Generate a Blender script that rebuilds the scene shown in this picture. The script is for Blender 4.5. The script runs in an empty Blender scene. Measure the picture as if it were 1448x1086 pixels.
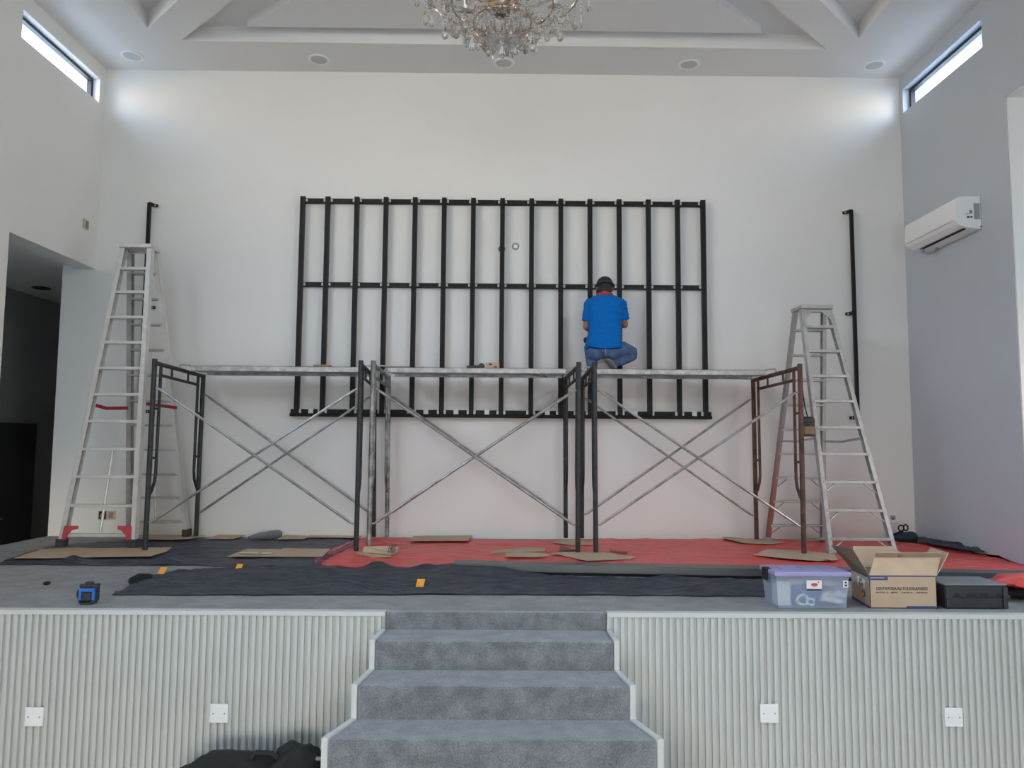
import bpy, bmesh, math, random
from mathutils import Vector, Matrix, noise

random.seed(7)
C = bpy.context.scene.collection
V = Vector
PI = math.pi

# ------------------------------------------------------------------ camera model
F, PITCH, YAW, ROLL, EYE = 1063.78, .0824, .0083, .0069, .9794
D, XL, XR, ZC = 8.086, -4.465, 4.38, 5.122       # back wall, side walls, ceiling; z = 0 is the stage top
YS, FLOOR = 4.551, -.96                            # stage front edge, hall floor


def ray(px, py):
    a, b = px - 724, py - 543
    c, s = math.cos(ROLL), math.sin(ROLL)
    u, v = (c*a + s*b)/F, (-s*a + c*b)/F
    x, y, z = u, 1.0, -v
    c, s = math.cos(PITCH), math.sin(PITCH)
    y, z = c*y - s*z, s*y + c*z
    c, s = math.cos(YAW), math.sin(YAW)
    return V((c*x + s*y, -s*x + c*y, z))


def at(px, py, Y=None, z=None, X=None):
    """the point of the place seen at a pixel of the photograph, at a known depth, height or side distance"""
    r = ray(px, py)
    if Y is not None: t = Y/r.y
    elif z is not None: t = (z - EYE)/r.z
    else: t = X/r.x
    return V((r.x*t, r.y*t, r.z*t + EYE))


# ------------------------------------------------------------------ materials
def mat(name, col, rough=.6, metal=0., var=0., scale=8., bump=0., bscale=40., spec=.5, col2=None, detail=4., stretch=None, dist=.01, sheen=0., grain=0., gscale=150.):
    m = bpy.data.materials.new(name); m.use_nodes = True
    nt = m.node_tree; b = nt.nodes['Principled BSDF']
    b.inputs['Base Color'].default_value = (*col, 1)
    b.inputs['Roughness'].default_value = rough
    b.inputs['Metallic'].default_value = metal
    b.inputs['Specular IOR Level'].default_value = spec
    if var or bump:
        tc = nt.nodes.new('ShaderNodeTexCoord'); mp = nt.nodes.new('ShaderNodeMapping')
        nt.links.new(tc.outputs['Object'], mp.inputs['Vector'])
        if stretch: mp.inputs['Scale'].default_value = stretch
    if var:
        n = nt.nodes.new('ShaderNodeTexNoise'); n.inputs['Scale'].default_value = scale; n.inputs['Detail'].default_value = detail
        r = nt.nodes.new('ShaderNodeValToRGB')
        nt.links.new(mp.outputs[0], n.inputs['Vector'])
        c2 = col2 or tuple(c*(1-var) for c in col)
        c1 = col if col2 else tuple(min(1, c*(1+var)) for c in col)
        r.color_ramp.elements[0].position = .35; r.color_ramp.elements[1].position = .65
        r.color_ramp.elements[0].color = (*c2, 1); r.color_ramp.elements[1].color = (*c1, 1)
        nt.links.new(n.outputs['Fac'], r.inputs['Fac']); out = r.outputs[0]
        if grain:
            g = nt.nodes.new('ShaderNodeTexNoise'); g.inputs['Scale'].default_value = gscale; g.inputs['Detail'].default_value = 3
            gr = nt.nodes.new('ShaderNodeMapRange'); gr.inputs['From Min'].default_value = .3; gr.inputs['From Max'].default_value = .7
            gr.inputs['To Min'].default_value = 1 - grain; gr.inputs['To Max'].default_value = 1 + grain
            mx = nt.nodes.new('ShaderNodeMix'); mx.data_type = 'RGBA'; mx.blend_type = 'MULTIPLY'; mx.inputs[0].default_value = 1
            nt.links.new(mp.outputs[0], g.inputs['Vector']); nt.links.new(g.outputs['Fac'], gr.inputs['Value'])
            nt.links.new(out, mx.inputs[6]); nt.links.new(gr.outputs[0], mx.inputs[7]); out = mx.outputs[2]
        nt.links.new(out, b.inputs['Base Color'])
    if bump:
        n = nt.nodes.new('ShaderNodeTexNoise'); n.inputs['Scale'].default_value = bscale; n.inputs['Detail'].default_value = 5
        bp = nt.nodes.new('ShaderNodeBump'); bp.inputs['Strength'].default_value = bump; bp.inputs['Distance'].default_value = dist
        nt.links.new(mp.outputs[0], n.inputs['Vector']); nt.links.new(n.outputs['Fac'], bp.inputs['Height'])
        nt.links.new(bp.outputs[0], b.inputs['Normal'])
    if sheen:
        b.inputs['Sheen Weight'].default_value = sheen; b.inputs['Sheen Roughness'].default_value = .4
    return m


def see_through(name, col, clear, rough=.1, gloss=.06):
    m = bpy.data.materials.new(name); m.use_nodes = True
    nt = m.node_tree; nt.nodes.clear()
    o = nt.nodes.new('ShaderNodeOutputMaterial')
    t = nt.nodes.new('ShaderNodeBsdfTransparent'); g = nt.nodes.new('ShaderNodeBsdfGlossy'); d = nt.nodes.new('ShaderNodeBsdfDiffuse')
    a = nt.nodes.new('ShaderNodeMixShader'); b = nt.nodes.new('ShaderNodeMixShader')
    t.inputs[0].default_value = (1, 1, 1, 1); g.inputs['Roughness'].default_value = rough; d.inputs[0].default_value = (*col, 1)
    a.inputs[0].default_value = clear; b.inputs[0].default_value = gloss
    nt.links.new(d.outputs[0], a.inputs[1]); nt.links.new(t.outputs[0], a.inputs[2])
    nt.links.new(a.outputs[0], b.inputs[1]); nt.links.new(g.outputs[0], b.inputs[2])
    nt.links.new(b.outputs[0], o.inputs[0])
    return m


def crystal_mat(name, col, rough=.02):
    m = bpy.data.materials.new(name); m.use_nodes = True
    b = m.node_tree.nodes['Principled BSDF']
    b.inputs['Base Color'].default_value = (*col, 1); b.inputs['Transmission Weight'].default_value = .9
    b.inputs['Roughness'].default_value = rough; b.inputs['IOR'].default_value = 1.6
    return m


M = dict(
    wall=mat('white_wall_paint', (.80, .785, .752), .7, var=.012, scale=1.2, bump=.05, bscale=120, dist=.002),
    wall_grey=mat('blue_grey_wall_paint', (.49, .53, .575), .6, var=.02, scale=1.0, bump=.05, bscale=120, dist=.002),
    ceil=mat('ceiling_paint', (.76, .75, .735), .8, var=.01, scale=1),
    hall=mat('hall_tiles', (.56, .50, .42), .4, var=.05, scale=2),
    slat=mat('grey_slat_lacquer', (.555, .57, .555), .5, var=.02, scale=3),
    slat_trim=mat('pale_edge_trim', (.61, .62, .60), .5),
    carpet=mat('grey_blue_carpet', (.245, .258, .272), .95, var=.24, scale=11, bump=.9, bscale=200, spec=.1, detail=10, sheen=.8, dist=.015, grain=.3, gscale=130),
    stage=mat('grey_carpet', (.262, .256, .246), .95, var=.14, scale=7, bump=.7, bscale=200, spec=.1, detail=10, sheen=.3, grain=.15, gscale=110),
    dark_wall=mat('grey_passage_paint', (.42, .425, .42), .75, var=.04, scale=2),
    dark_ceil=mat('passage_ceiling', (.76, .75, .71), .8),
    dark_door=mat('black_door_laminate', (.07, .07, .068), .45),
    frame=mat('black_window_frame', (.018, .022, .032), .4),
    glass=see_through('window_glass', (.9, .95, 1), 1.0, .02, .05),
    black=mat('black_steel', (.010, .010, .0095), .55, .0, var=.25, scale=14, spec=.3),
    bracket=mat('zinc_bracket', (.62, .62, .6), .45, .3),
    scaf=mat('dark_scaffold_paint', (.03, .033, .034), .5, .3, var=.3, scale=18, bump=.2, bscale=60, dist=.004),
    galv=mat('galvanised_scaffold', (.36, .36, .35), .45, .6, var=.45, scale=11, bump=.25, bscale=50, dist=.004, col2=(.13, .125, .12)),
    rust=mat('rusty_scaffold', (.165, .078, .056), .75, .15, var=.5, scale=9, bump=.4, bscale=45, col2=(.055, .036, .032), dist=.005),
    brace=mat('zinc_brace_tube', (.37, .37, .36), .4, .6, var=.25, scale=14),
    plank=mat('aluminium_plank', (.47, .46, .44), .45, .35, var=.22, scale=16),
    alu=mat('ladder_aluminium', (.66, .645, .62), .42, .25, var=.07, scale=14),
    alu_dull_shaded=mat('dull_shaded_ladder_aluminium', (.43, .42, .41), .45, .3, var=.14, scale=14),  # own grey of the right ladder; shade colour on the left one's rear
    alu_rust=mat('stained_ladder_aluminium', (.30, .155, .12), .6, .2, var=.3, scale=5, col2=(.33, .3, .28)),
    rubber=mat('dark_rubber', (.05, .048, .042), .8, var=.3, scale=40),
    red_pl=mat('red_plastic', (.5, .05, .07), .5),
    red_strap=mat('red_webbing', (.32, .018, .03), .8),
    blue_tarp=mat('navy_tarp', (.036, .04, .066), .42, var=.25, scale=7, bump=.9, bscale=7, dist=.05, spec=.5, stretch=(1, 3.2, 1)),
    grey_tarp=mat('navy_grey_tarp', (.042, .047, .066), .48, var=.25, scale=6, bump=.9, bscale=6, dist=.05, spec=.45, stretch=(1, 3.2, 1)),
    red_tarp=mat('red_tarp', (.76, .10, .088), .36, var=.10, scale=4, bump=.8, bscale=5, dist=.05, spec=.4, stretch=(1, 3.2, 1)),
    card=mat('cardboard', (.56, .42, .295), .85, var=.07, scale=9, spec=.2),
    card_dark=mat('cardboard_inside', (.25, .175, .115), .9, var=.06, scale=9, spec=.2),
    card_printed=mat('printed_cardboard', (.52, .39, .275), .8, var=.04, scale=6, spec=.2),  # cardboard tone of the printed boxes
    tape=mat('white_tape', (.7, .7, .68), .6),
    orange=mat('orange_tape', (.85, .38, .03), .5),
    navy_print=mat('navy_print', (.05, .075, .2), .7),
    ink=mat('dark_print', (.06, .045, .04), .8),
    white_pl=mat('white_plastic', (.84, .85, .85), .35),
    white_sheet=mat('white_paper', (.8, .8, .78), .7),
    beige=mat('beige_plastic', (.52, .45, .36), .5),
    beige_dark=mat('brown_plastic', (.27, .21, .15), .5),
    grey_pl=mat('grey_plastic', (.3, .31, .32), .5),
    dark_pl=mat('dark_grey_plastic', (.026, .029, .032), .5, var=.15, scale=10),
    case_top=mat('satin_grey_case_top', (.2, .22, .235), .45),
    beam=mat('dark_grey_metal_channel', (.085, .095, .097), .36, .2, var=.08, scale=3),
    purple=mat('lilac_plastic_lid', (.36, .33, .58), .4),
    bin=see_through('frosted_bin_plastic', (.52, .62, .78), .62, .25, .08),
    blue_pl=mat('blue_plastic', (.02, .16, .6), .45),
    teal=mat('dark_teal_cloth', (.018, .038, .052), .8),
    bag=mat('black_bag_cloth', (.012, .012, .013), .75, bump=.3, bscale=30),
    shirt=mat('blue_tshirt', (.0, .13, .46), .85, bump=.25, bscale=22, dist=.012, spec=.2),
    jeans=mat('blue_denim', (.085, .145, .27), .9, var=.18, scale=16, bump=.3, bscale=26, dist=.01, spec=.2),
    skin=mat('skin', (.30, .135, .085), .55, var=.05, scale=30),
    neck_red=mat('red_neckband', (.42, .035, .03), .8),
    cap=mat('black_cap_cloth', (.012, .012, .012), .8),
    hair=mat('black_hair', (.008, .007, .007), .6, bump=.5, bscale=90),
    shoe=mat('grey_brown_shoe', (.16, .135, .12), .8),
    sole=mat('grey_shoe_sole', (.27, .255, .24), .8),
    gold=mat('champagne_gold', (.50, .38, .27), .25, 1.),
    crystal=crystal_mat('clear_crystal', (.97, .96, .94)),
    crystal_amber=crystal_mat('champagne_crystal', (.84, .77, .69)),
    eye=mat('eye_white', (.7, .7, .68), .3),
    grille=mat('speaker_grille_cloth', (.56, .56, .555), .8),
    grey_roll=mat('grey_foam', (.16, .17, .175), .7),
    wood=mat('raw_timber', (.33, .2, .12), .8, var=.2, scale=30, stretch=(1, 8, 8)),
    concrete=mat('outside_concrete', (.45, .44, .42), .9, var=.05, scale=1),
    outside=mat('outside_render', (.5, .53, .58), .9),
    mark=mat('drill_hole_dark', (.12, .115, .11), .9),
    light_hole=mat('pale_hole_centre', (.95, .95, .95), .4),
    bulb=mat('frosted_bulb', (.85, .83, .78), .3),
)


def stain_from_foot(m, low, high, z0, z1):
    nt = m.node_tree; b = nt.nodes['Principled BSDF']
    tc = nt.nodes.new('ShaderNodeTexCoord'); sx = nt.nodes.new('ShaderNodeSeparateXYZ'); n = nt.nodes.new('ShaderNodeTexNoise'); n.inputs['Scale'].default_value = 9
    ad = nt.nodes.new('ShaderNodeMath'); ad.operation = 'MULTIPLY_ADD'; ad.inputs[1].default_value = .7
    r = nt.nodes.new('ShaderNodeMapRange'); r.inputs['From Min'].default_value = z0 + .35; r.inputs['From Max'].default_value = z1 + .35
    mx = nt.nodes.new('ShaderNodeMix'); mx.data_type = 'RGBA'; mx.inputs[6].default_value = (*low, 1); mx.inputs[7].default_value = (*high, 1)
    nt.links.new(tc.outputs['Object'], sx.inputs[0]); nt.links.new(tc.outputs['Object'], n.inputs['Vector'])
    nt.links.new(n.outputs['Fac'], ad.inputs[0]); nt.links.new(sx.outputs['Z'], ad.inputs[2])
    nt.links.new(ad.outputs[0], r.inputs['Value']); nt.links.new(r.outputs[0], mx.inputs[0]); nt.links.new(mx.outputs[2], b.inputs['Base Color'])


stain_from_foot(M['alu_rust'], (.33, .13, .10), (.33, .31, .295), .45, 1.25)


# ------------------------------------------------------------------ mesh builder
def frame_of(d):
    d = d.normalized()
    up = V((0, 0, 1)) if abs(d.z) < .95 else V((0, 1, 0))
    a = d.cross(up).normalized(); b = a.cross(d).normalized()
    return a, b


class MB:
    def __init__(s): s.v = []; s.f = []

    def add(s, vs, fs):
        k = len(s.v); s.v += [V(v) for v in vs]; s.f += [tuple(i + k for i in f) for f in fs]; return s

    def box(s, lo, hi):
        x0, y0, z0 = lo; x1, y1, z1 = hi
        return s.add([(x0, y0, z0), (x1, y0, z0), (x1, y1, z0), (x0, y1, z0), (x0, y0, z1), (x1, y0, z1), (x1, y1, z1), (x0, y1, z1)],
                     [(0, 3, 2, 1), (4, 5, 6, 7), (0, 1, 5, 4), (1, 2, 6, 5), (2, 3, 7, 6), (3, 0, 4, 7)])

    def hexa(s, p):     # eight corners: bottom ring of four, top ring of four
        return s.add(p, [(0, 3, 2, 1), (4, 5, 6, 7), (0, 1, 5, 4), (1, 2, 6, 5), (2, 3, 7, 6), (3, 0, 4, 7)])

    def bar(s, a, b, w, h, up=None, wdir=None):
        a, b = V(a), V(b); d = (b - a).normalized()
        if wdir is not None:
            n = V(wdir); n = (n - d*n.dot(d)).normalized(); m = d.cross(n).normalized()
        else:
            n, m = frame_of(d)
        n = n*w/2; m = m*h/2
        return s.hexa([a - n - m, a + n - m, a + n + m, a - n + m, b - n - m, b + n - m, b + n + m, b - n + m])

    def tube(s, pts, r, seg=10, caps=True):
        pts = [V(p) for p in pts]; n = len(pts)
        rs = r if isinstance(r, (list, tuple)) else [r]*n
        rings = []; a = None
        for i, p in enumerate(pts):
            d = (pts[min(i + 1, n - 1)] - pts[max(i - 1, 0)]).normalized()
            if a is None: a, b = frame_of(d)
            else:
                a = (a - d*a.dot(d)).normalized(); b = a.cross(d).normalized()
            rings.append([p + (a*math.cos(2*PI*k/seg) + b*math.sin(2*PI*k/seg))*rs[i] for k in range(seg)])
        vs = [v for ring in rings for v in ring]; fs = []
        for i in range(n - 1):
            for k in range(seg):
                k2 = (k + 1) % seg
                fs.append((i*seg + k, i*seg + k2, (i + 1)*seg + k2, (i + 1)*seg + k))
        if caps:
            fs.append(tuple(reversed(range(seg)))); fs.append(tuple((n - 1)*seg + k for k in range(seg)))
        return s.add(vs, fs)

    def rings(s, rings, caps=True):
        n, seg = len(rings), len(rings[0]); fs = []
        for i in range(n - 1):
            for k in range(seg):
                k2 = (k + 1) % seg
                fs.append((i*seg + k, i*seg + k2, (i + 1)*seg + k2, (i + 1)*seg + k))
        if caps:
            fs.append(tuple(reversed(range(seg)))); fs.append(tuple((n - 1)*seg + k for k in range(seg)))
        return s.add([v for r in rings for v in r], fs)

    def lathe(s, c, prof, seg=24, axis='z', caps=True):
        c = V(c); rs = []
        for r, h in prof:
            ring = []
            for k in range(seg):
                t = 2*PI*k/seg; x, y = r*math.cos(t), r*math.sin(t)
                ring.append(c + (V((x, y, h)) if axis == 'z' else V((x, h, -y)) if axis == 'y' else V((h, x, y))))
            rs.append(ring)
        return s.rings(rs, caps)

    def prism(s, poly, d):      # polygon (3d points) pushed along d
        p = [V(q) for q in poly]; n = len(p); d = V(d)
        return s.add(p + [q + d for q in p],
                     [tuple(reversed(range(n))), tuple(range(n, 2*n))] + [(i, (i + 1) % n, n + (i + 1) % n, n + i) for i in range(n)])

    def ball(s, c, r, seg=14, rg=8, rot=None):
        c = V(c); r = V((r, r, r)) if not isinstance(r, (tuple, list, Vector)) else V(r)
        rs = []
        for i in range(rg + 1):
            a = -PI/2 + PI*i/rg
            rad = max(math.cos(a), .02)
            ring = []
            for k in range(seg):
                t = 2*PI*k/seg
                q = V((r.x*rad*math.cos(t), r.y*rad*math.sin(t), r.z*math.sin(a)))
                if rot: q = rot @ q
                ring.append(c + q)
            rs.append(ring)
        return s.rings(rs)

    def build(s, name, m, parent=None, smooth=False, bevel=0., origin=None):
        me = bpy.data.meshes.new(name)
        o = bpy.data.objects.new(name, me); C.objects.link(o)
        if parent is not None: off = world_loc(parent)
        elif origin is not None: off = V(origin)
        else:
            lo = [min(v[i] for v in s.v) for i in range(3)]; hi = [max(v[i] for v in s.v) for i in range(3)]
            off = V(((lo[0] + hi[0])/2, (lo[1] + hi[1])/2, lo[2]))
        me.from_pydata([v - off for v in s.v], [], s.f)
        bm = bmesh.new(); bm.from_mesh(me); bmesh.ops.recalc_face_normals(bm, faces=bm.faces); bm.to_mesh(me); bm.free()
        me.materials.append(m)
        if smooth:
            me.polygons.foreach_set('use_smooth', [True]*len(me.polygons))
            try: me.set_sharp_from_angle(angle=R(38))
            except Exception: pass
        if bevel:
            b = o.modifiers.new('bevel', 'BEVEL'); b.width = bevel; b.segments = 2; b.limit_method = 'ANGLE'
        if parent is not None: o.parent = parent
        else: o.location = off
        return o


def R(a): return math.radians(a)


def world_loc(o):
    l = V(o.location)
    while o.parent: o = o.parent; l = l + V(o.location)
    return l


def tag(o, label, cat=None, group=None, kind=None):
    o['label'] = label
    if cat: o['category'] = cat
    if group: o['group'] = group
    if kind: o['kind'] = kind
    return o


def thing(name, loc, label, cat, group=None):
    o = bpy.data.objects.new(name, None); C.objects.link(o); o.location = loc; o.empty_display_size = .1
    return tag(o, label, cat, group)


def struct(o, label=None):
    o['kind'] = 'structure'
    if label: o['label'] = label
    return o


def copy_tree(o, parent=None):
    c = o.copy(); C.objects.link(c)
    if parent: c.parent = parent
    for ch in [k for k in bpy.data.objects if k.parent == o]: copy_tree(ch, c)
    return c


def text_mesh(s, size, depth=.0008):
    cu = bpy.data.curves.new('text', 'FONT'); cu.body = s; cu.size = size; cu.extrude = depth; cu.align_x = 'CENTER'; cu.align_y = 'CENTER'
    o = bpy.data.objects.new('text', cu); C.objects.link(o)
    dg = bpy.context.evaluated_depsgraph_get(); dg.update()
    me = bpy.data.meshes.new_from_object(o.evaluated_get(dg))
    bpy.data.objects.remove(o); bpy.data.curves.remove(cu)
    return me


def text(name, s, size, m, parent, loc, xdir=(1, 0, 0), ydir=(0, 0, 1), width=None):
    me = text_mesh(s, size)
    if width:
        xs = [v.co.x for v in me.vertices]; k = width/(max(xs) - min(xs))
        for v in me.vertices: v.co.x *= k
    me.materials.clear(); me.materials.append(m)
    x = V(xdir).normalized(); y = V(ydir).normalized(); z = x.cross(y)
    base = world_loc(parent)
    for v in me.vertices: v.co = V(loc) - base + x*v.co.x + y*v.co.y + z*v.co.z
    o = bpy.data.objects.new(name, me); C.objects.link(o); o.parent = parent
    return o


# ------------------------------------------------------------------ the setting
def panel_with_holes(mb, ax, c0, c1, u0, u1, v0, v1, holes):
    us = sorted({u0, u1, *[h[0] for h in holes], *[h[1] for h in holes]}); vs = sorted({v0, v1, *[h[2] for h in holes], *[h[3] for h in holes]})
    us = [u for u in us if u0 <= u <= u1]; vs = [v for v in vs if v0 <= v <= v1]
    vi = {}
    def P(i, j, c):
        key = (i, j, c)
        if key not in vi:
            vi[key] = len(mb.v); mb.v.append(V((c, us[i], vs[j])) if ax == 'x' else V((us[i], c, vs[j])))
        return vi[key]
    def solid(i, j):
        if not (0 <= i < len(us) - 1 and 0 <= j < len(vs) - 1): return False
        uc, vc = (us[i] + us[i + 1])/2, (vs[j] + vs[j + 1])/2
        return not any(h[0] < uc < h[1] and h[2] < vc < h[3] for h in holes)
    for i in range(len(us) - 1):
        for j in range(len(vs) - 1):
            if not solid(i, j): continue
            for c in (c0, c1): mb.f.append((P(i, j, c), P(i + 1, j, c), P(i + 1, j + 1, c), P(i, j + 1, c)))
            for (di, dj, a, b) in ((-1, 0, (i, j), (i, j + 1)), (1, 0, (i + 1, j), (i + 1, j + 1)), (0, -1, (i, j), (i + 1, j)), (0, 1, (i, j + 1), (i + 1, j + 1))):
                if not solid(i + di, j + dj):
                    mb.f.append((P(*a, c0), P(*b, c0), P(*b, c1), P(*a, c1)))
    return mb


YR = -6.2                       # rear wall of the hall, behind the camera
ZB = EYE + 1.885                # underside of the bulkhead on the left
YO = 6.657                      # near edge of the opening on the left
XE = -4.822                     # free end of the back wall
WT = .23
zw0, zw1 = EYE + 3.708, EYE + 3.975
WL = (6.655, 7.974); WR = (6.635, 8.018)
YRO, ZRO = 6.352, EYE + 3.096   # far jamb and head of the opening on the right
RW, RH = 1.9, 1.5               # half width and head of the rear glazing
XA = XR + 1.9                   # far side of the alcove on the right
XP, ZP = -6.3, ZB + .07         # passage side wall and ceiling

mb = MB(); mb.box((XL - .0, YR, FLOOR - .2), (XR, YS + .02, FLOOR)); struct(mb.build('floor', M['hall']))
# back wall, with a free end on the left where the passage begins
mb = MB().box((XE, D, FLOOR), (XR + WT, D + .22, ZC + .5))
wall_back = struct(mb.build('wall_back', M['wall']))
mb = MB(); panel_with_holes(mb, 'x', XL - WT, XL, YR, D, FLOOR, ZC + .5,
                            [(WL[0], WL[1], zw0, zw1), (YO, D, FLOOR, ZB), (-2.2, 4.3, 4.0, 4.9)])
struct(mb.build('wall_left', M['wall']))
mb = MB(); panel_with_holes(mb, 'x', XR, XR + WT, YR, D, FLOOR, ZC + .5,
                            [(WR[0], WR[1], zw0, zw1), (2.3, YRO, 0.0, ZRO), (-3.2, 1.9, 4.0, 4.9)])
wr = struct(mb.build('wall_right', M['wall_grey']))
# white lining of the right opening (reveals)
mb = MB(); t = .012
mb.box((XR + .006, YRO - t, 0), (XR + WT, YRO, ZRO)); mb.box((XR + .006, 2.3, 0), (XR + WT, 2.3 + t, ZRO))
mb.box((XR + .006, 2.3, ZRO - t), (XR + WT, YRO, ZRO))
struct(mb.build('trim_1', M['wall']))
mb = MB(); panel_with_holes(mb, 'y', YR - .25, YR, XL - WT, XR + WT, FLOOR, ZC + .5, [(-RW, RW, FLOOR, RH)])
struct(mb.build('wall_rear', M['wall']))


def window(name, ax, c, u0, u1, v0, v1, w=.045, d=.05, mull=(), wb=None):
    wb = wb or w
    mb = MB()
    def bx(a0, a1, b0, b1):
        if ax == 'x': mb.box((c - d/2, a0, b0), (c + d/2, a1, b1))
        else: mb.box((a0, c - d/2, b0), (a1, c + d/2, b1))
    bx(u0, u1, v0, v0 + wb); bx(u0, u1, v1 - w, v1); bx(u0, u0 + w, v0 + wb, v1 - w); bx(u1 - w, u1, v0 + wb, v1 - w)
    for m_ in mull: bx(m_ - w/2, m_ + w/2, v0 + w, v1 - w)
    fr = struct(mb.build(name, M['frame']))
    g = MB()
    if ax == 'x': g.add([(c, u0 + w, v0 + w), (c, u1 - w, v0 + w), (c, u1 - w, v1 - w), (c, u0 + w, v1 - w)], [(0, 1, 2, 3)])
    else: g.add([(u0 + w, c, v0 + w), (u1 - w, c, v0 + w), (u1 - w, c, v1 - w), (u0 + w, c, v1 - w)], [(0, 1, 2, 3)])
    g.build('pane', M['glass'], fr)
    return fr


window('window_1', 'x', XL - .10, WL[0], WL[1], zw0, zw1, w=.03, d=.05, wb=.012)
window('window_2', 'x', XR + .10, WR[0], WR[1], zw0, zw1, w=.03, d=.05, wb=.012)
window('window_3', 'x', XA + .1, 3.2, 5.0, 1.0, 2.2, w=.06, mull=(4.1,))
window('window_4', 'y', YR - .15, -RW, RW, FLOOR, RH, w=.06, mull=(-.95, 0, .95))
window('unseen_window_5', 'x', XL - .12, -2.2, 4.3, 4.0, 4.9, w=.06, mull=(-.6, 1.0, 2.6))  # unseen, added and enlarged for more light from above
window('unseen_window_6', 'x', XR + .12, -3.2, 1.9, 4.0, 4.9, w=.06, mull=(-1.5, .2))  # unseen counterpart on the right, also sized for top light
# alcove behind the opening on the right
mb = MB(); panel_with_holes(mb, 'x', XA, XA + .2, 1.9, 6.9, -.1, ZRO + .3, [(3.2, 5.0, 1.0, 2.2)])
struct(mb.build('wall_alcove', M['wall']))
mb = MB(); mb.box((XR + WT, YRO, -.1), (XA, YRO + .2, ZRO + .3)); mb.box((XR + WT, 2.1, -.1), (XA, 2.3, ZRO + .3)); struct(mb.build('wall_alcove_ends', M['wall']))
mb = MB(); mb.box((XR + WT, 2.3, ZRO), (XA, YRO, ZRO + .15)); struct(mb.build('ceiling_alcove', M['ceil']))
mb = MB(); mb.box((XR + .004, 2.3, -.15), (XA, YRO, .002)); struct(mb.build('floor_alcove', M['stage']))
# unseen slab added outside the rear glazing to hide the high sky
mb = MB(); mb.box((-6, YR - 3.2, 2.4), (6, YR - .25, 2.6)); struct(mb.build('added_sky_blocker', M['outside']))

# ceiling: flat band with four triangular recesses parted by diagonal ribs
CY0 = 4.15
ZR = at(300, 38, Y=7.49).z          # top of the recesses
A1, A2 = V((-3.38, 7.47)), V((3.32, 7.50))
TRI = {'back': [A1, A2, V((0, 4.42))],
       'left': [V((-3.61, 7.24)), V((-.34, 4.17)), V((-3.52, 1.05))],
       'right': [V((3.55, 7.28)), V((3.50, 1.05)), V((.34, 4.17))],
       'front': [V((-3.3, .80)), V((0, 3.9)), V((3.3, .80))]}
bm = bmesh.new()
outer = [bm.verts.new((x, y, ZC)) for x, y in ((XL, YR), (XR, YR), (XR, D), (XL, D))]
edges = [bm.edges.new((outer[i], outer[(i + 1) % 4])) for i in range(4)]
for tri in TRI.values():
    vs = [bm.verts.new((p.x, p.y, ZC)) for p in tri]
    edges += [bm.edges.new((vs[i], vs[(i + 1) % 3])) for i in range(3)]
bmesh.ops.triangle_fill(bm, use_beauty=True, use_dissolve=False, edges=edges)
for f in list(bm.faces):
    c = f.calc_center_median()
    for tri in TRI.values():
        s_ = [(tri[(i + 1) % 3] - tri[i]).x*(c.y - tri[i].y) - (tri[(i + 1) % 3] - tri[i]).y*(c.x - tri[i].x) for i in range(3)]
        if all(q > 0 for q in s_) or all(q < 0 for q in s_): bm.faces.remove(f); break
for tri in TRI.values():
    lo = [bm.verts.new((p.x, p.y, ZC)) for p in tri]; hi = [bm.verts.new((p.x, p.y, ZR)) for p in tri]
    for i in range(3): bm.faces.new((lo[i], lo[(i + 1) % 3], hi[(i + 1) % 3], hi[i]))
    bm.faces.new(hi)
# slab above, so the ceiling is closed
top = [bm.verts.new((x, y, ZC + .5)) for x, y in ((XL - WT, YR), (XR + WT, YR), (XR + WT, D + .2), (XL - WT, D + .2))]
bm.faces.new(top)
bmesh.ops.remove_doubles(bm, verts=bm.verts, dist=.0005)
me = bpy.data.meshes.new('ceiling'); bm.to_mesh(me); bm.free(); me.materials.append(M['ceil'])
o = bpy.data.objects.new('ceiling', me); C.objects.link(o); struct(o)
# dropped panel inside each recess
zp = ZR - .085
b1, b2 = at(350, 37.5, z=zp), at(1076.5, 47, z=zp)
e1, e2 = at(415, 0, z=zp), at(1010, 0, z=zp)
k1 = (e1 - b1)/(e1.x - b1.x); k2 = (e2 - b2)/(b2.x - e2.x)
apx = V((0, b1.y + k1.y*(-b1.x) + .1, zp))
mb = MB().prism([b1, b2, b2 + k2*(b2.x - .12), b1 + k1*(-b1.x - .12)], (0, 0, ZR - zp)); struct(mb.build('trim_2', M['ceil']))
for nm, tri in (('trim_3', TRI['left']), ('trim_4', TRI['right']), ('trim_5', TRI['front'])):
    c = (tri[0] + tri[1] + tri[2])/3
    mb = MB().prism([V((*(c + (p - c)*.72), zp)) for p in tri], (0, 0, ZR - zp)); struct(mb.build(nm, M['ceil']))

# stage: carpeted top and ribbed fronts
mb = MB(); mb.box((XE, YS, -.16), (XR, D, 0)); mb.box((XL, YS + .05, FLOOR), (XR, YS + .3, -.16)); mb.box((XE, YO - .3, FLOOR), (XE + .1, D, -.16))
struct(mb.build('floor_stage', M['stage']), 'grey carpeted stage floor')


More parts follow.
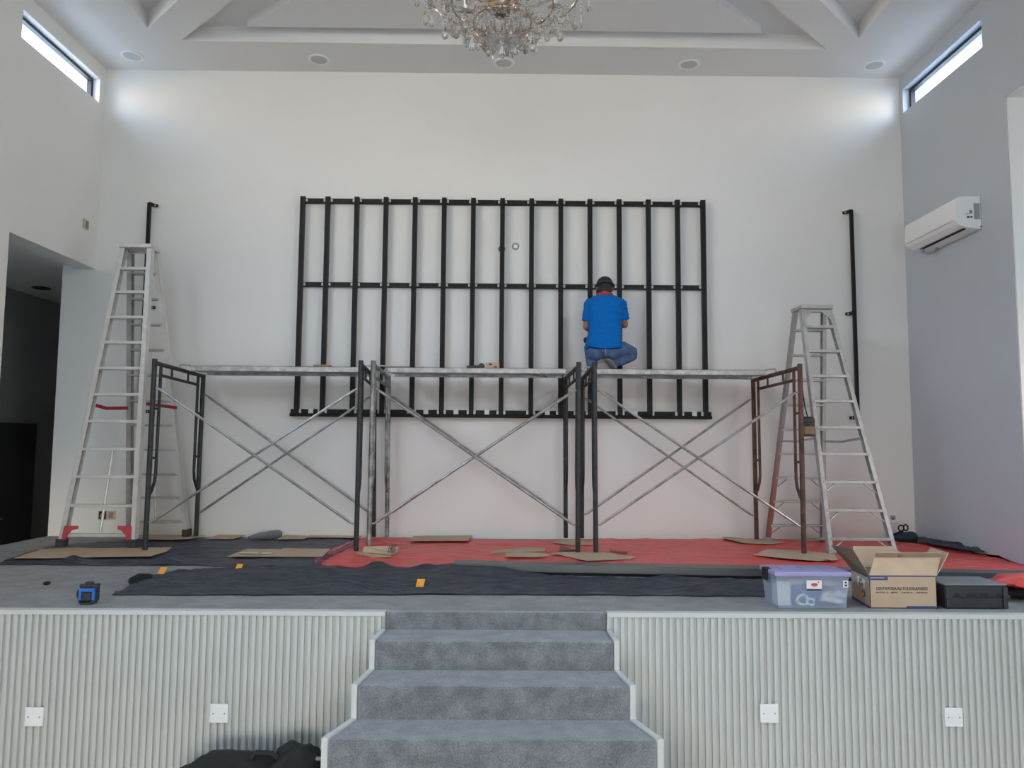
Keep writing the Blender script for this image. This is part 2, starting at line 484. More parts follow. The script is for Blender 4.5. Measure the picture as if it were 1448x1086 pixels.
def ribbed(name, x0, x1):
    p = .0406; n = int((x1 - x0)/p); p = (x1 - x0)/n
    prof = []
    for i in range(n):
        a = x0 + i*p
        prof += [(a, 0), (a + .0185, 0), (a + .0197, .017), (a + p - .0012, .017)]
    prof.append((x1, 0))
    yb = YS - .018
    vs = []; fs = []
    zt, zb = -.024, FLOOR
    for x, d in prof: vs += [(x, yb + d, zb), (x, yb + d, zt)]
    for i in range(len(prof) - 1): fs.append((2*i, 2*i + 2, 2*i + 3, 2*i + 1))
    mb = MB().add(vs, fs)
    mb.box((x0, yb + .0175, zb), (x1, YS + .04, zt))
    o = struct(mb.build(name, M['slat']))
    MB().box((x0, YS - .022, zt), (x1, YS + .04, .003)).build('edge_trim', M['slat_trim'], o, bevel=.002)
    return o


ribbed('wall_stage_left', XL, -.70); ribbed('wall_stage_right', .608, XR)

# passage on the left, one stage height lower, with a door in its side wall
mb = MB(); mb.box((XP - .15, 4.6, FLOOR), (XP, 13.2, ZP + .3)); struct(mb.build('wall_passage', M['dark_wall']))
mb = MB(); mb.box((XP, 13.0, FLOOR), (XE + .2, 13.2, ZP + .3)); panel_with_holes(mb, 'y', 4.6, 4.8, XP, XL - WT, FLOOR, ZP + .3, [(-6.0, -5.3, -.1, .9)]); mb.box((XE, D + .22, FLOOR), (XE + .2, 13.0, ZP + .3))
struct(mb.build('wall_passage_ends', M['dark_wall']))
mb = MB(); mb.box((XP, 4.8, ZP), (XE, 13.0, ZP + .1)); mb.box((XE, 4.8, ZP), (XL - WT, D, ZP + .1))
struct(mb.build('ceiling_passage', M['dark_ceil']))
mb = MB(); mb.box((XP, 4.8, FLOOR - .1), (XE + .2, 13.0, FLOOR)); struct(mb.build('floor_passage', M['hall']))
dy1 = at(49.5, 600, X=XP).y; dz = at(49.5, 599.5, X=XP).z
mb = MB(); mb.box((XP, dy1 - .95, FLOOR), (XP + .03, dy1, dz)); o = struct(mb.build('door_1', M['dark_door']))
MB().box((XP + .03, dy1 - .86, FLOOR + .02), (XP + .045, dy1 - .08, dz - .06)).build('door_leaf', M['dark_door'], o)
MB().tube([(XP + .045, dy1 - .8, FLOOR + 1.0), (XP + .09, dy1 - .8, FLOOR + 1.0), (XP + .09, dy1 - .68, FLOOR + 1.0)], .01).build('door_handle', M['grey_pl'], o)
window('added_window_7', 'y', 4.68, -6.0, -5.3, -.1, .9, w=.04)  # unseen window added to brighten the passage walls
p = at(58.5, 407, z=ZP)
dl = MB().lathe(p - V((0, 0, .012)), [(.055, .012), (.055, .004), (.09, 0), (.105, .004), (.105, .012)], 28).build('recessed_downlight', M['dark_pl'], smooth=True)
tag(dl, 'dark round recessed downlight in the passage ceiling on the left', 'light')

# ground and neighbouring walls outside
mb = MB().box((-30, -40, -1.3), (30, 30, -1.18)); o = struct(mb.build('ground_outside', M['concrete']))
p1, p2 = at(109.5, 110, X=XL - .25), at(1310, 110, X=XR + .25)
mb = MB().box((-9, p1.y*1.09, ZP + .35), (XL - .62, 14, 9)); struct(mb.build('exterior_wall_left', M['outside']))
mb = MB().box((XR + .62, p2.y*1.085, -1.2), (9, 14, 9)); struct(mb.build('exterior_wall_right', M['outside']))

mb = MB().box((XL - WT - 1.3, 6.25, 3.6), (XL - WT, 6.45, 7)); struct(mb.build('added_light_fin', M['outside']))  # unseen fin added to trim the window hot spot on the back wall
mb = MB().box((XR + WT, 6.25, ZRO + .32), (XR + WT + 1.3, 6.45, 7)); struct(mb.build('added_light_fin', M['outside']))  # matching added fin outside the right window
# ------------------------------------------------------------------ stairs
ST = [(4.551, 0., -.101, -.693, .603), (4.278, -.101, -.257, -.714, .612), (4.006, -.257, -.427, -.755, .655), (3.744, -.427, -.604, -.842, .744), (3.482, -.604, -.782, -.95, .85), (3.22, -.782, FLOOR, -1.06, .96)]
st = thing('carpeted_stairs', (-.05, 3.9, FLOOR), 'grey-blue carpeted stairs rising to the stage front, flaring towards the floor', 'stairs')
for i, (y, zt, zb, x0, x1) in enumerate(ST):
    if i == 0:
        MB().box((x0, y - .012, zb - .03), (x1, y + .03, 0.002)).build('riser', M['carpet'], st, bevel=.008)
        continue
    py = ST[i - 1][0]
    # tread widens from the riser above to its own nosing, then its riser falls to the next level
    px0, px1 = ST[i - 1][3], ST[i - 1][4]
    zb -= .04
    MB().hexa([V((x0, y, zb)), V((x1, y, zb)), V((px1, py + .01, zb)), V((px0, py + .01, zb)),
               V((x0, y, zt)), V((x1, y, zt)), V((px1, py + .03, zt)), V((px0, py + .03, zt))]).build('step', M['carpet'], st, bevel=.014)
for sgn in (3, 4):
    mb = MB(); w = -.028 if sgn == 3 else .028
    for i in range(1, len(ST)):
        y, zt, zb = ST[i][:3]; x = ST[i][sgn]; py = ST[i - 1][0] - (.03 if i == 1 else 0); px = ST[i - 1][sgn]
        mb.hexa([V((min(x, x + w), y - .006, FLOOR)), V((max(x, x + w), y - .006, FLOOR)), V((max(px, px + w), py, FLOOR)), V((min(px, px + w), py, FLOOR)),
                 V((min(x, x + w), y - .006, zt + .008)), V((max(x, x + w), y - .006, zt + .008)), V((max(px, px + w), py, zt + .008)), V((min(px, px + w), py, zt + .008))])
    o = mb.build('side_skirt', M['slat_trim'], st); o['label'] = 'pale edging along the steps'

# ------------------------------------------------------------------ ceiling speakers
for i, (px, py, lab) in enumerate([(187, 79, 'round white ceiling speaker nearest the left clerestory window'), (451, 84, 'round ceiling speaker between the left corner one and the chandelier'),
                                   (712.5, 89, 'round ceiling speaker right below the chandelier crystals, middle of the row'), (974, 91, 'round ceiling speaker second from the right clerestory window'),
                                   (1236, 92, 'round white ceiling speaker nearest the right clerestory window')]):
    p = at(px, py, z=ZC)
    s = thing('ceiling_speaker', p, lab, 'ceiling speaker', 'ceiling speakers along the soffit')
    MB().lathe(p, [(.088, .004), (.088, -.008), (.108, -.010), (.115, -.002), (.115, .004)], 32, caps=False).build('rim', M['white_pl'], s, smooth=True)
    MB().lathe(p, [(.01, -.007), (.086, -.006), (.087, 0), (.01, 0)], 32).build('grille', M['grille'], s, smooth=True)

# ------------------------------------------------------------------ wall plates
def plate(name, c, n, sz, m, lab, cat, screws=True, group=None, t=.012):
    n = V(n); s = thing(name, c, lab, cat, group)
    x = V((0, 0, 1)).cross(n).normalized(); z = V((0, 0, 1)); h = sz/2
    MB().hexa([c - x*h - z*h, c + x*h - z*h, c + x*h + z*h, c - x*h + z*h] + [c - x*h - z*h + n*t, c + x*h - z*h + n*t, c + x*h + z*h + n*t, c - x*h + z*h + n*t]).build('face_plate', m, s, bevel=.003)
    if screws:
        for k in (-1, 1):
            q = c + x*k*h*.62 + n*t
            MB().tube([q, q + n*.0018], .0045, 10).build('screw', M['grey_pl'], s)
    return s


for px, py, lab in ((49.5, 1013, 'square white blank plate on the ribbed front, nearest the left picture edge'), (310.5, 1008, 'square white blank plate on the ribbed front above the black bags'),
                    (1087, 1008, 'square white blank plate on the ribbed front, nearer the stairs on the right'), (1347.5, 1013.5, 'square white blank plate on the ribbed front below the black case')):
    plate('blank_wall_plate', at(px, py, Y=YS - .019), (0, -1, 0), .106, M['white_pl'], lab, 'wall plate', group='blank plates on the stage front')
p = at(120.5, 317, X=XL)
s = plate('switch_plate', p, (1, 0, 0), .1, M['beige'], 'small beige switch plate high on the left wall above the opening', 'switch', screws=False)
MB().box((p.x + .012, p.y - .012, p.z - .034), (p.x + .017, p.y + .036, p.z + .034)).build('rocker', M['beige_dark'], s, bevel=.002)
p = at(145.5, 728.5, Y=D)
s = plate('open_socket_box', p - V((0, .001, 0)), (0, -1, 0), .092, M['beige_dark'], 'open dark socket box behind the left ladder, beside a beige plate', 'socket', screws=False, t=.006)
MB().box((p.x - .036, p.y - .012, p.z - .038), (p.x + .036, p.y - .006, p.z + .038)).build('cavity', M['black'], s)
MB().tube([p + V((-.02, -.014, -.02)), p + V((-.01, -.02, .01)), p + V((.012, -.014, .03))], .004).build('wire', M['beige'], s)
p = at(157.5, 728.5, Y=D)
s = plate('socket_plate', p, (0, -1, 0), .09, M['beige'], 'beige socket plate low on the back wall behind the left ladder', 'socket', screws=False)
MB().box((p.x - .024, p.y - .015, p.z - .032), (p.x + .026, p.y - .012, p.z + .034)).build('insert', M['beige_dark'], s)
p = at(1261.5, 733, Y=D)
s = plate('socket_plate', p, (0, -1, 0), .098, M['white_sheet'], 'white wall socket low on the back wall right of the right ladder', 'socket', screws=False)
MB().box((p.x - .026, p.y - .015, p.z - .010), (p.x + .030, p.y - .012, p.z + .032)).build('socket_insert', M['grey_pl'], s, bevel=.002)
MB().box((p.x - .006, p.y - .018, p.z - .012), (p.x + .012, p.y - .015, p.z + .004)).build('switch_rocker', M['dark_pl'], s)
# cable hole with a pale centre, and a dark one half behind an upright
p = at(729, 348.5, Y=D)
s = thing('cable_hole', p, 'round grey-rimmed hole with bright centre in the back wall', 'hole')
MB().lathe(p, [(.022, .0), (.022, -.006), (.036, -.008), (.041, -.003), (.041, 0)], 24, 'y', caps=False).build('rim', M['grey_pl'], s, smooth=True)
MB().lathe(p, [(.003, -.003), (.022, -.003), (.022, 0), (.003, 0)], 20, 'y').build('centre', M['light_hole'], s)
p = at(709.5, 352, Y=D)
o = MB().lathe(p, [(.003, -.004), (.036, -.004), (.038, 0), (.003, 0)], 20, 'y').build('cable_hole', M['mark'])
tag(o, 'round dark hole in the back wall half hidden behind a black upright', 'hole')
# drill holes and marks on the wall
dots = [(698, 214, 3), (729, 202, 2.6), (694, 202, 1.5), (722.5, 214, 2.4), (724, 222, 1.2), (672.5, 247, 2.4), (712.5, 242, 1.2), (712.5, 248, 1.2), (746, 242, 1.6), (746, 248, 1.6), (731, 214, 1.2)]
for k in range(13):
    cx = 441 + k*41.3
    dots += [(cx + random.uniform(-1, 1), 333 + k*.5, 1.8), (cx, 295 + k*.5, 1.3), (cx - 2, 415 + k*.4, 1.6), (cx - 2.5, 455 + k*.4, 1.3)]
    if k % 2 == 1: dots += [(cx - 11, 349 + k*.4, 2.), (cx + 11, 349 + k*.4, 2.)]
hole_me = None
for x, y, d in dots:
    p = at(x, y, Y=D - .0005); r = d*.5*D/F
    if hole_me is None:
        q = MB().lathe((0, 0, 0), [(.05, -.003), (1, -.003), (1, .0), (.05, 0)], 10, 'y').build('drill_hole', M['mark'], wall_back); hole_me = q.data
    else:
        q = bpy.data.objects.new('drill_hole', hole_me); C.objects.link(q); q.parent = wall_back
    q.location = p - world_loc(wall_back); q.scale = (r, 1, r*(1.5 if y == 247 else 1))

# ------------------------------------------------------------------ black mounting frame on the wall
YF = D - .06
fx0, fx1, fz0, fz1 = -2.2592, 2.171, EYE + .3008, EYE + 2.692
fr = thing('mounting_grid', (0, YF, fz0), 'wide black steel mounting grid of uprights and three rails on the back wall', 'metal grid')
xs = [at(427.5, 290, Y=YF - .03).x] + [at(463 + k*41.28, 290 + k*.42, Y=YF - .03).x for k in range(13)] + [at(994.5, 290, Y=YF - .03).x]
for k, x in enumerate(xs):
    w = .05
    mb = MB()
    # open channel: two flanges and a web, with a shallow groove down its face
    mb.box((x - w/2, YF - .03, fz0 + .02), (x - .008, YF - .022, fz1)); mb.box((x + .008, YF - .03, fz0 + .02), (x + w/2, YF - .022, fz1))
    mb.box((x - .009, YF - .026, fz0 + .02), (x + .009, YF - .022, fz1))
    mb.box((x - w/2, YF - .022, fz0 + .02), (x - w/2 + .006, YF + .012, fz1)); mb.box((x + w/2 - .006, YF - .022, fz0 + .02), (x + w/2, YF + .012, fz1))
    mb.build('upright', M['black'], fr)
zmid = at(700, 403.5, Y=YF).z
rails = []
for nm, z0, z1 in (('top', fz1 - .058, fz1 - .012), ('mid', zmid - .025, zmid + .021), ('bottom', fz0, fz0 + .032)):
    x0, x1 = (fx0 - .03, fx1 + .03) if nm == 'bottom' else (xs[0], xs[-1])
    mb = MB(); y0 = YF - .034 if nm == 'bottom' else YF + .006
    mb.box((x0, YF + .008, z0 + .004), (x1, YF + .014, z1 - .004)); mb.box((x0, y0, z1 - .006), (x1, D - .001, z1)); mb.box((x0, y0, z0), (x1, D - .001, z0 + .006))
    if nm == 'bottom': mb.box((x0, YF - .034, z0), (x1, YF - .029, z1)); mb.box((x0, YF - .0, z1), (x1, YF + .01, z1 + .046))
    r = mb.build('rail', M['black'], fr); rails.append((nm, r, z0, z1))
bme = None
def bracket(parent, c, w, h):
    global bme
    if bme is None:
        q = MB().box((-.5, -.006, -.5), (.5, .006, .5)); q.tube([(0, -.006, 0), (0, -.010, 0)], .22, 8)
        o = q.build('bracket', M['bracket'], parent, origin=(0, 0, 0)); bme = o.data
        for v in o.data.vertices: v.co = v.co + world_loc(parent)
    else:
        o = bpy.data.objects.new('bracket', bme); C.objects.link(o); o.parent = parent
    o.location = V(c) - world_loc(parent); o.scale = (w, 1, h)
for nm, r, z0, z1 in rails:
    zc = (z0 + z1)/2
    for k, x in enumerate(xs):
        for sd in (-1, 1):
            if (k == 0 and sd < 0) or (k == 14 and sd > 0): continue
            if nm == 'bottom':
                if (k + sd) % 4 == 3 and k > 9: continue
                bracket(r, (x + sd*.036, YF - .008, z1 + .024), .022, .04)
            else: bracket(r, (x + sd*.0385, YF + .001, zc), .020, .03)
    if nm == 'bottom':
        for k in (0, 4, 5, 6, 8, 9, 11, 13):
            xc = (xs[k] + xs[k + 1])/2 + random.uniform(-.01, .02)
            bracket(r, (xc, YF - .008, z1 + .026), .05, .058)

# two loose posts left and right of the frame
def post(a, b, tabs, sd, lab):
    pa, pb = at(*a, Y=YF), at(*b, Y=YF)
    s = thing('mounting_post', (pb.x, YF, pb.z), lab, 'post', 'black posts beside the mounting frame')
    MB().bar(pa, pb, .034, .036, wdir=(1, 0, 0)).build('channel', M['black'], s, bevel=.003)
    for tx, ty in tabs:
        q = at(tx, ty, Y=YF + .035); k = V((sd, 0, 0))
        # flat tab reaching sideways and bent back to the wall
        mb = MB().box((min(q.x - .028, q.x + .028), YF + .03, q.z - .016), (max(q.x - .028, q.x + .028), YF + .0375, q.z + .016))
        pt = pa + (pb - pa)*((ty - a[1])/(b[1] - a[1]))
        mb.hexa([V((pt.x - .012, YF, q.z - .014)), V((pt.x + .012, YF, q.z - .014)), V((q.x + .01, YF + .034, q.z - .014)), V((q.x - .012, YF + .034, q.z - .014)),
                 V((pt.x - .012, YF, q.z + .03)), V((pt.x + .012, YF, q.z + .03)), V((q.x + .01, YF + .034, q.z + .014)), V((q.x - .012, YF + .034, q.z + .014))])
        mb.build('wall_tab', M['black'], s)
        MB().tube([q + V((0, -.003, 0)), q + V((0, -.012, 0))], .007, 8).build('bolt', M['bracket'], s)


post((211.5, 287), (198, 570), [(220, 291), (216, 435), (209, 582)], 1, 'slim black wall post behind the left ladder')
post((1203.5, 297), (1213, 588), [(1195, 301), (1199, 444), (1205, 591)], -1, 'slim black wall post behind the right ladder, near the air conditioner')

# ------------------------------------------------------------------ scaffolding
YA, YB = 6.875, 7.94
ZT, ZH, ZHB = 1.753, 1.718, 1.692


def scaffold(name_label, XLf, XRf, mL, mR, order):
    s = thing('scaffold_bay', ((XLf[0] + XRf[0])/2, (YA + YB)/2, 0), name_label, 'scaffold', 'scaffold bays along the back wall')
    for (xf, xft, xr, xrt), m in ((XLf, mL), (XRf, mR)):
        f0, f1 = V((xf, YA, .033)), V((xft, YA, ZT)); r0, r1 = V((xr, YB, .030)), V((xrt, YB, ZHB + .02))
        fa = lambda z: f0 + (f1 - f0)*((z - .033)/(ZT - .033)); ra = lambda z: r0 + (r1 - r0)*((z - .030)/(ZHB - .010))
        mb = MB(); mb.tube([fa(ZH), ra(ZHB)], .021, 12)
        e = mb.build('end_frame', m, s, smooth=True)
        MB().tube([f0, f1], .0225, 14).build('leg', m, e, smooth=True)
        MB().tube([r0, r1], .0225, 14).build('leg', m, e, smooth=True)
        y1, y2 = YA + .125, YB - .125
        lerp = lambda y, z: fa(z) + (ra(z) - fa(z))*((y - YA)/(YB - YA))
        for ya, base in ((y1, fa), (y2, ra)):
            sg = 1 if ya == y1 else -1
            zt_ = ZH - .01 if sg > 0 else ZHB
            pts = [lerp(ya, zt_), lerp(ya, .70), lerp(ya - sg*.018, .62), lerp(ya - sg*.07, .545), lerp(ya - sg*.118, .50)]
            MB().tube(pts, .0145, 10).build('inner_tube', m, e, smooth=True)
            MB().tube([lerp(ya, .85), base(.85)], .012, 8).build('spacer', m, e)
            MB().tube([lerp(ya, 1.3), base(1.3)], .012, 8).build('spacer', m, e)
        MB().tube([lerp(y1, ZH - .105), lerp(y2, ZHB - .10)], .0145, 10).build('lower_header', m, e, smooth=True)
        for yy in (.33, .66):
            q = YA + (YB - YA)*yy; zh = ZH + (ZHB - ZH)*yy
            MB().tube([lerp(q, zh), lerp(q, zh - .1)], .010, 8).build('header_strut', m, e)
        for base in (fa, ra):
            sx = 1 if m is mL and (xf, xft, xr, xrt) == XLf else -1
            for z in (1.49, .275):
                q = base(z); MB().tube([q, q + V((sx*.045, 0, 0))], .009, 8).build('brace_lock', M['brace'], e)
        e['label'] = {'dark_scaffold_paint': 'dark painted end frame', 'galvanised_scaffold': 'bare galvanised end frame', 'rusty_scaffold': 'rusty brown end frame'}[m.name]
    for y, i0, i1 in ((YA, 0, 1), (YB, 2, 3)):
        off = -.03 if y == YA else .03
        for a, b in (((1.49), (.275)), ((.275), (1.49))):
            xl = XLf[i0] + (XLf[i1] - XLf[i0])*a/ZT + .04; xr_ = XRf[i0] + (XRf[i1] - XRf[i0])*b/ZT - .04
            dy = off*(.4 if a > b else -.4)
            p0, p1 = V((xl, y + dy, a)), V((xr_, y + dy, b))
            mb = MB().tube([p0, p0 + (p1 - p0)*.015, p0 + (p1 - p0)*.985, p1], [.006, .0125, .0125, .006], 9)
            mb.build('cross_brace', M['brace'], s, smooth=True)
        xm = (XLf[i0] + XRf[i0])/2
        MB().tube([(xm, y - .02, .882), (xm, y + .02, .882)], .008, 8).build('brace_pivot', M['brace'], s)
    return s


def xs4(fb, ft, rb, rt):    # foot and head pixels of front and rear legs -> x positions
    return (at(*fb, Y=YA).x, at(*ft, Y=YA).x, at(*rb, Y=YB).x, at(*rt, Y=YB).x)


L1 = xs4((205, 780), (219, 508), (277, 762), (287.5, 533)); R1 = xs4((503.5, 782), (510.5, 508), (528.5, 762), (529.5, 533))
L2 = xs4((521.5, 780), (528, 508), (547, 762), (549.5, 533)); R2 = xs4((817, 786), (818.5, 512), (800, 762), (799, 535))
L3 = xs4((842.5, 786), (840.5, 512), (823, 762), (823, 535)); R3 = xs4((1137, 788), (1131, 516), (1070, 765), (1065, 540))
scaffold('dark scaffold bay standing beside the tall left ladder', L1, R1, M['scaf'], M['scaf'], 0)
scaffold('middle scaffold bay with one bare galvanised end frame', L2, R2, M['galv'], M['scaf'], 1)
scaffold('scaffold bay with a rusty brown end frame beside the right ladder', L3, R3, M['scaf'], M['rust'], 2)


def plank(L, Rr, lab, ga, gb):
    hx = lambda T, y: T[1] + (T[3] - T[1])*(y - YA)/(YB - YA)      # where the header runs at depth y
    y0, y1 = 7.415, 7.865; zt = 1.75
    x0 = max(L[1] + ga, hx(L, y0) + .04, hx(L, y1) + .04); x1 = min(Rr[1] - gb, hx(Rr, y0) - .04, hx(Rr, y1) - .04)
    s = thing('scaffold_plank', ((x0 + x1)/2, (y0 + y1)/2, zt - .05), lab, 'plank', 'aluminium planks laid on the scaffold bays')
    zr = zt - .055
    mb = MB(); mb.box((x0, y0, zt - .004), (x1, y1, zt)); mb.box((x0, y0, zr), (x1, y0 + .004, zt)); mb.box((x0, y1 - .004, zr), (x1, y1, zt))
    mb.box((x0, y0, zr), (x1, y0 + .03, zr + .004)); mb.box((x0, y1 - .03, zr), (x1, y1, zr + .004)); mb.box((x0, (y0 + y1)/2 - .02, zr + .012), (x1, (y0 + y1)/2 + .02, zt - .004))
    mb.build('deck', M['plank'], s)
    n = 3
    for k in range(n):
        xx = x0 + (x1 - x0)*(k + .5)/n + (.15 if k == 0 else 0)
        MB().bar((xx - .12, y0 + .01, zr + .01), (xx + .12, y1 - .01, zr + .01), .03, .012).build('cross_rib', M['plank'], s)
    for xx, sg, T in ((x0, -1, L), (x1, 1, Rr)):
        for yy in (y0 + .04, y1 - .04):
            g = abs(hx(T, yy) - xx)
            zz = zt - .012
            MB().tube([(xx - sg*.02, yy, zz), (xx + sg*.01, yy, zz + .02), (xx + sg*(g - .02), yy, zz + .028), (xx + sg*(g + .02), yy, zz + .028), (xx + sg*(g + .034), yy, zz + .016), (xx + sg*(g + .036), yy, zz - .02)], .009, 8).build('hook', M['plank'], s, smooth=True)
    return zt + .001


ZTOP = plank(L1, R1, 'grey aluminium plank on the scaffold bay by the left ladder', .085, .055)
plank(L2, R2, 'pale aluminium plank on the middle bay, a small box on it', .05, .055)
plank(L3, R3, 'aluminium plank on the rusty-ended bay, the worker crouching on it', .05, .09)

# things lying on the planks
def on_plank(x0, x1, y, h, dep, nm, m, lab, cat, YY=7.5):
    a, b = at(x0, y, Y=YY), at(x1, y, Y=YY)
    return MB().box((a.x, YY - dep/2, ZTOP), (b.x, YY + dep/2, ZTOP + h)), a, b


mb, a, b = on_plank(445, 468, 519, .022, .12, '', None, '', ''); tag(mb.build('timber_offcut', M['wood'], bevel=.004), 'short timber offcut on the left plank', 'timber')
mb, a, b = on_plank(546, 580, 522, .014, .05, '', None, '', ''); tag(mb.build('timber_strip', M['wood'], bevel=.003), 'thin brown timber strip at the left end of the middle plank', 'timber')
mb, a, b = on_plank(686.5, 706, 522, .058, .1, '', None, '', '')
s = thing('carton', ((a.x + b.x)/2, 7.5, ZTOP), 'small brown cardboard carton standing on the middle plank', 'box')
mb.build('carton_body', M['card_printed'], s, bevel=.003)
MB().box((a.x + .035, 7.4495, ZTOP + .03), (a.x + .065, 7.4505, ZTOP + .045)).build('printed_mark', M['ink'], s); MB().box((a.x + .085, 7.4495, ZTOP + .006), (a.x + .115, 7.4505, ZTOP + .02)).build('printed_mark', M['ink'], s)
p = at(672, 522.5, Y=7.5)
s = thing('hand_tool', (p.x, 7.5, ZTOP), 'flat black hand tool lying next to the small carton', 'tool')
MB().bar((at(660, 522, Y=7.5).x, 7.5, ZTOP + .014), (at(678, 522, Y=7.5).x, 7.5, ZTOP + .02), .05, .026).build('handle', M['dark_pl'], s, bevel=.006)
q = at(681, 522, Y=7.5)
MB().lathe((q.x, 7.5 - .03, ZTOP + .022), [(.01, 0), (.032, 0), (.034, .03), (.032, .06), (.01, .06)], 20, 'y').build('head', M['dark_pl'], s, smooth=True)

# ------------------------------------------------------------------ step ladders
def lerp(a, b, t): return a + (b - a)*t


def ladder(lab, FL, FR, RL, RR, Yf, Yt, Yr, cap, frungs, rrungs, m, mr, w, dep, feet):
    fl0, fl1 = at(*FL[0], Y=Yf), at(*FL[1], Y=Yt); fr0, fr1 = at(*FR[0], Y=Yf), at(*FR[1], Y=Yt)
    rl0, rl1 = at(*RL[0], Y=Yr), at(*RL[1], Y=Yt + .16); rr0, rr1 = at(*RR[0], Y=Yr), at(*RR[1], Y=Yt + .16)
    zt = (fl1.z + fr1.z)/2
    for q in (fl1, fr1): q.z = zt
    for q in (rl1, rr1): q.z = zt - .02
    for q in (fl0, fr0, rl0, rr0): q.z = .038
    s = thing('step_ladder', ((fl0.x + rr0.x)/2, (Yf + Yr)/2, 0), lab, 'ladder')
    rails = []
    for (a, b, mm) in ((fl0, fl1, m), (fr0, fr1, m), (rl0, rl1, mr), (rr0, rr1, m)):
        d = (b - a).normalized(); wd = V((1, 0, 0)); wd = (wd - d*wd.dot(d)).normalized(); dd = d.cross(wd)
        sg = 1 if a in (fl0, rl0) else -1        # flanges point inwards
        mb = MB()
        web = wd*(-sg*w/2)
        mb.bar(a + web, b + web, .006, dep, wdir=(1, 0, 0))
        for k in (-1, 1): mb.bar(a + dd*k*(dep/2 - .003), b + dd*k*(dep/2 - .003), w, .006, wdir=(1, 0, 0))
        rails.append(mb.build('side_rail', mm, s))
    def zrung(a, b, c, d, y, Yb, Yt_):
        # height on the sloping side where the photo shows the rung
        lo, hi = 0., 1.
        for _ in range(40):
            t = (lo + hi)/2; q = (lerp(a, b, t) + lerp(c, d, t))/2
            rr_ = ray_y(q)
            if rr_ > y: lo = t
            else: hi = t
        return (lo + hi)/2
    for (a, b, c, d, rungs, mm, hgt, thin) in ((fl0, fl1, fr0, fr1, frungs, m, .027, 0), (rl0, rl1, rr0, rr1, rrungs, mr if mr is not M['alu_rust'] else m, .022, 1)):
        for y in rungs:
            t_ = zrung(a, b, c, d, y, 0, 0)
            p, q = lerp(a, b, t_), lerp(c, d, t_); p.z = q.z = (p.z + q.z)/2
            MB().box((p.x, p.y - .036, p.z - hgt/2), (q.x, p.y + .036, p.z + hgt/2)).build('rung', mm, s, bevel=.003)
    # cap
    cz = zt; x0, x1 = min(fl1.x, rl1.x) - .02, max(fr1.x, rr1.x) + .02
    mb = MB().hexa([V((fl1.x - .03, Yt - .06, cz - .012)), V((fr1.x + .03, Yt - .06, cz - .012)), V((rr1.x + .03, Yt + .20, cz - .012)), V((rl1.x - .03, Yt + .20, cz - .012)),
                    V((fl1.x - .03, Yt - .06, cz + .025)), V((fr1.x + .03, Yt - .06, cz + .025)), V((rr1.x + .03, Yt + .20, cz + .025)), V((rl1.x - .03, Yt + .20, cz + .025))])
    mb.build('top_cap', m, s, bevel=.005)
    for q, nm in ((fl0, 0), (fr0, 1), (rl0, 2), (rr0, 3)):
        MB().box((q.x - .036, q.y - .045, .032), (q.x + .036, q.y + .045, .03 + feet)).build('foot', M['rubber'] if feet > .05 else m, s, bevel=.006)
    return s, (fl0, fl1, fr0, fr1, rl0, rl1, rr0, rr1)


def ray_y(q):
    # image row of a point, for finding a rung's height along its rail
    x, y, z = q.x, q.y, q.z - EYE
    c, s = math.cos(YAW), math.sin(YAW); x, y = c*x - s*y, s*x + c*y
    c, s = math.cos(PITCH), math.sin(PITCH); y, z = c*y + s*z, -s*y + c*z
    u, v = F*x/y, -F*z/y
    return 543 + math.sin(ROLL)*u + math.cos(ROLL)*v


s, P = ladder('tall pale aluminium step ladder with red corner braces, near the passage',
              ((87, 775), (176.5, 350)), ((189, 775), (213, 350)), ((183.5, 757), (185.5, 352)), ((264, 757), (221, 352)), 7.04, 7.36, 7.9, 0,
              (380.5, 413.5, 449, 484.5, 521, 558, 596, 635, 674, 715, 756.5), (387.5, 423.5, 459.5, 495, 531, 567.5, 601.5, 636.5, 671, 704, 738), M['alu'], M['alu_dull_shaded'], .042, .07, .075)  # second metal darkens the rear: shade put into its colour
fl0, fl1, fr0, fr1, rl0, rl1, rr0, rr1 = P
def on(a, b, z): return lerp(a, b, (z - a.z)/(b.z - a.z))
zb_ = on(fl0, fl1, .18).z
for a, b, sg in ((fl0, fl1, 1), (fr0, fr1, -1)):
    q0, q1 = on(a, b, .10), on(a, b, .215)
    mb = MB().prism([q0 + V((sg*.01, -.045, 0)), q0 + V((sg*.05, -.045, 0)), q0 + V((sg*.062, -.045, .045)), q0 + V((sg*.10, -.045, .085)), q1 + V((sg*.135, -.045, -.02)), q1 + V((sg*.135, -.045, .008)), q1 + V((sg*.012, -.045, .008))], (0, .012, 0))
    mb.build('corner_brace', M['red_pl'], s)
# red safety strap and centre rod below the lower rungs
a, b = at(135, 573, Y=7.25), at(181, 577, Y=7.52); c, d = at(207, 571, Y=7.3), at(250, 576.5, Y=7.72)
MB().bar(a, lerp(a, b, .35) - V((0, 0, .022)), .006, .032, wdir=(0, 1, 0)).add([], []).build('strap', M['red_strap'], s)
MB().bar(lerp(a, b, .33) - V((0, 0, .021)), b, .006, .032, wdir=(0, 1, 0)).build('strap', M['red_strap'], s)
MB().bar(c, d - V((0, 0, .0)), .006, .032, wdir=(0, 1, 0)).build('strap', M['red_strap'], s)
MB().tube([at(159.5, 637, Y=7.14), at(142, 752, Y=7.07)], .012, 8).build('centre_rod', M['alu'], s)
MB().tube([at(216, 640, Y=7.81), at(220, 735, Y=7.87)], .011, 8).build('centre_rod', M['alu'], s)

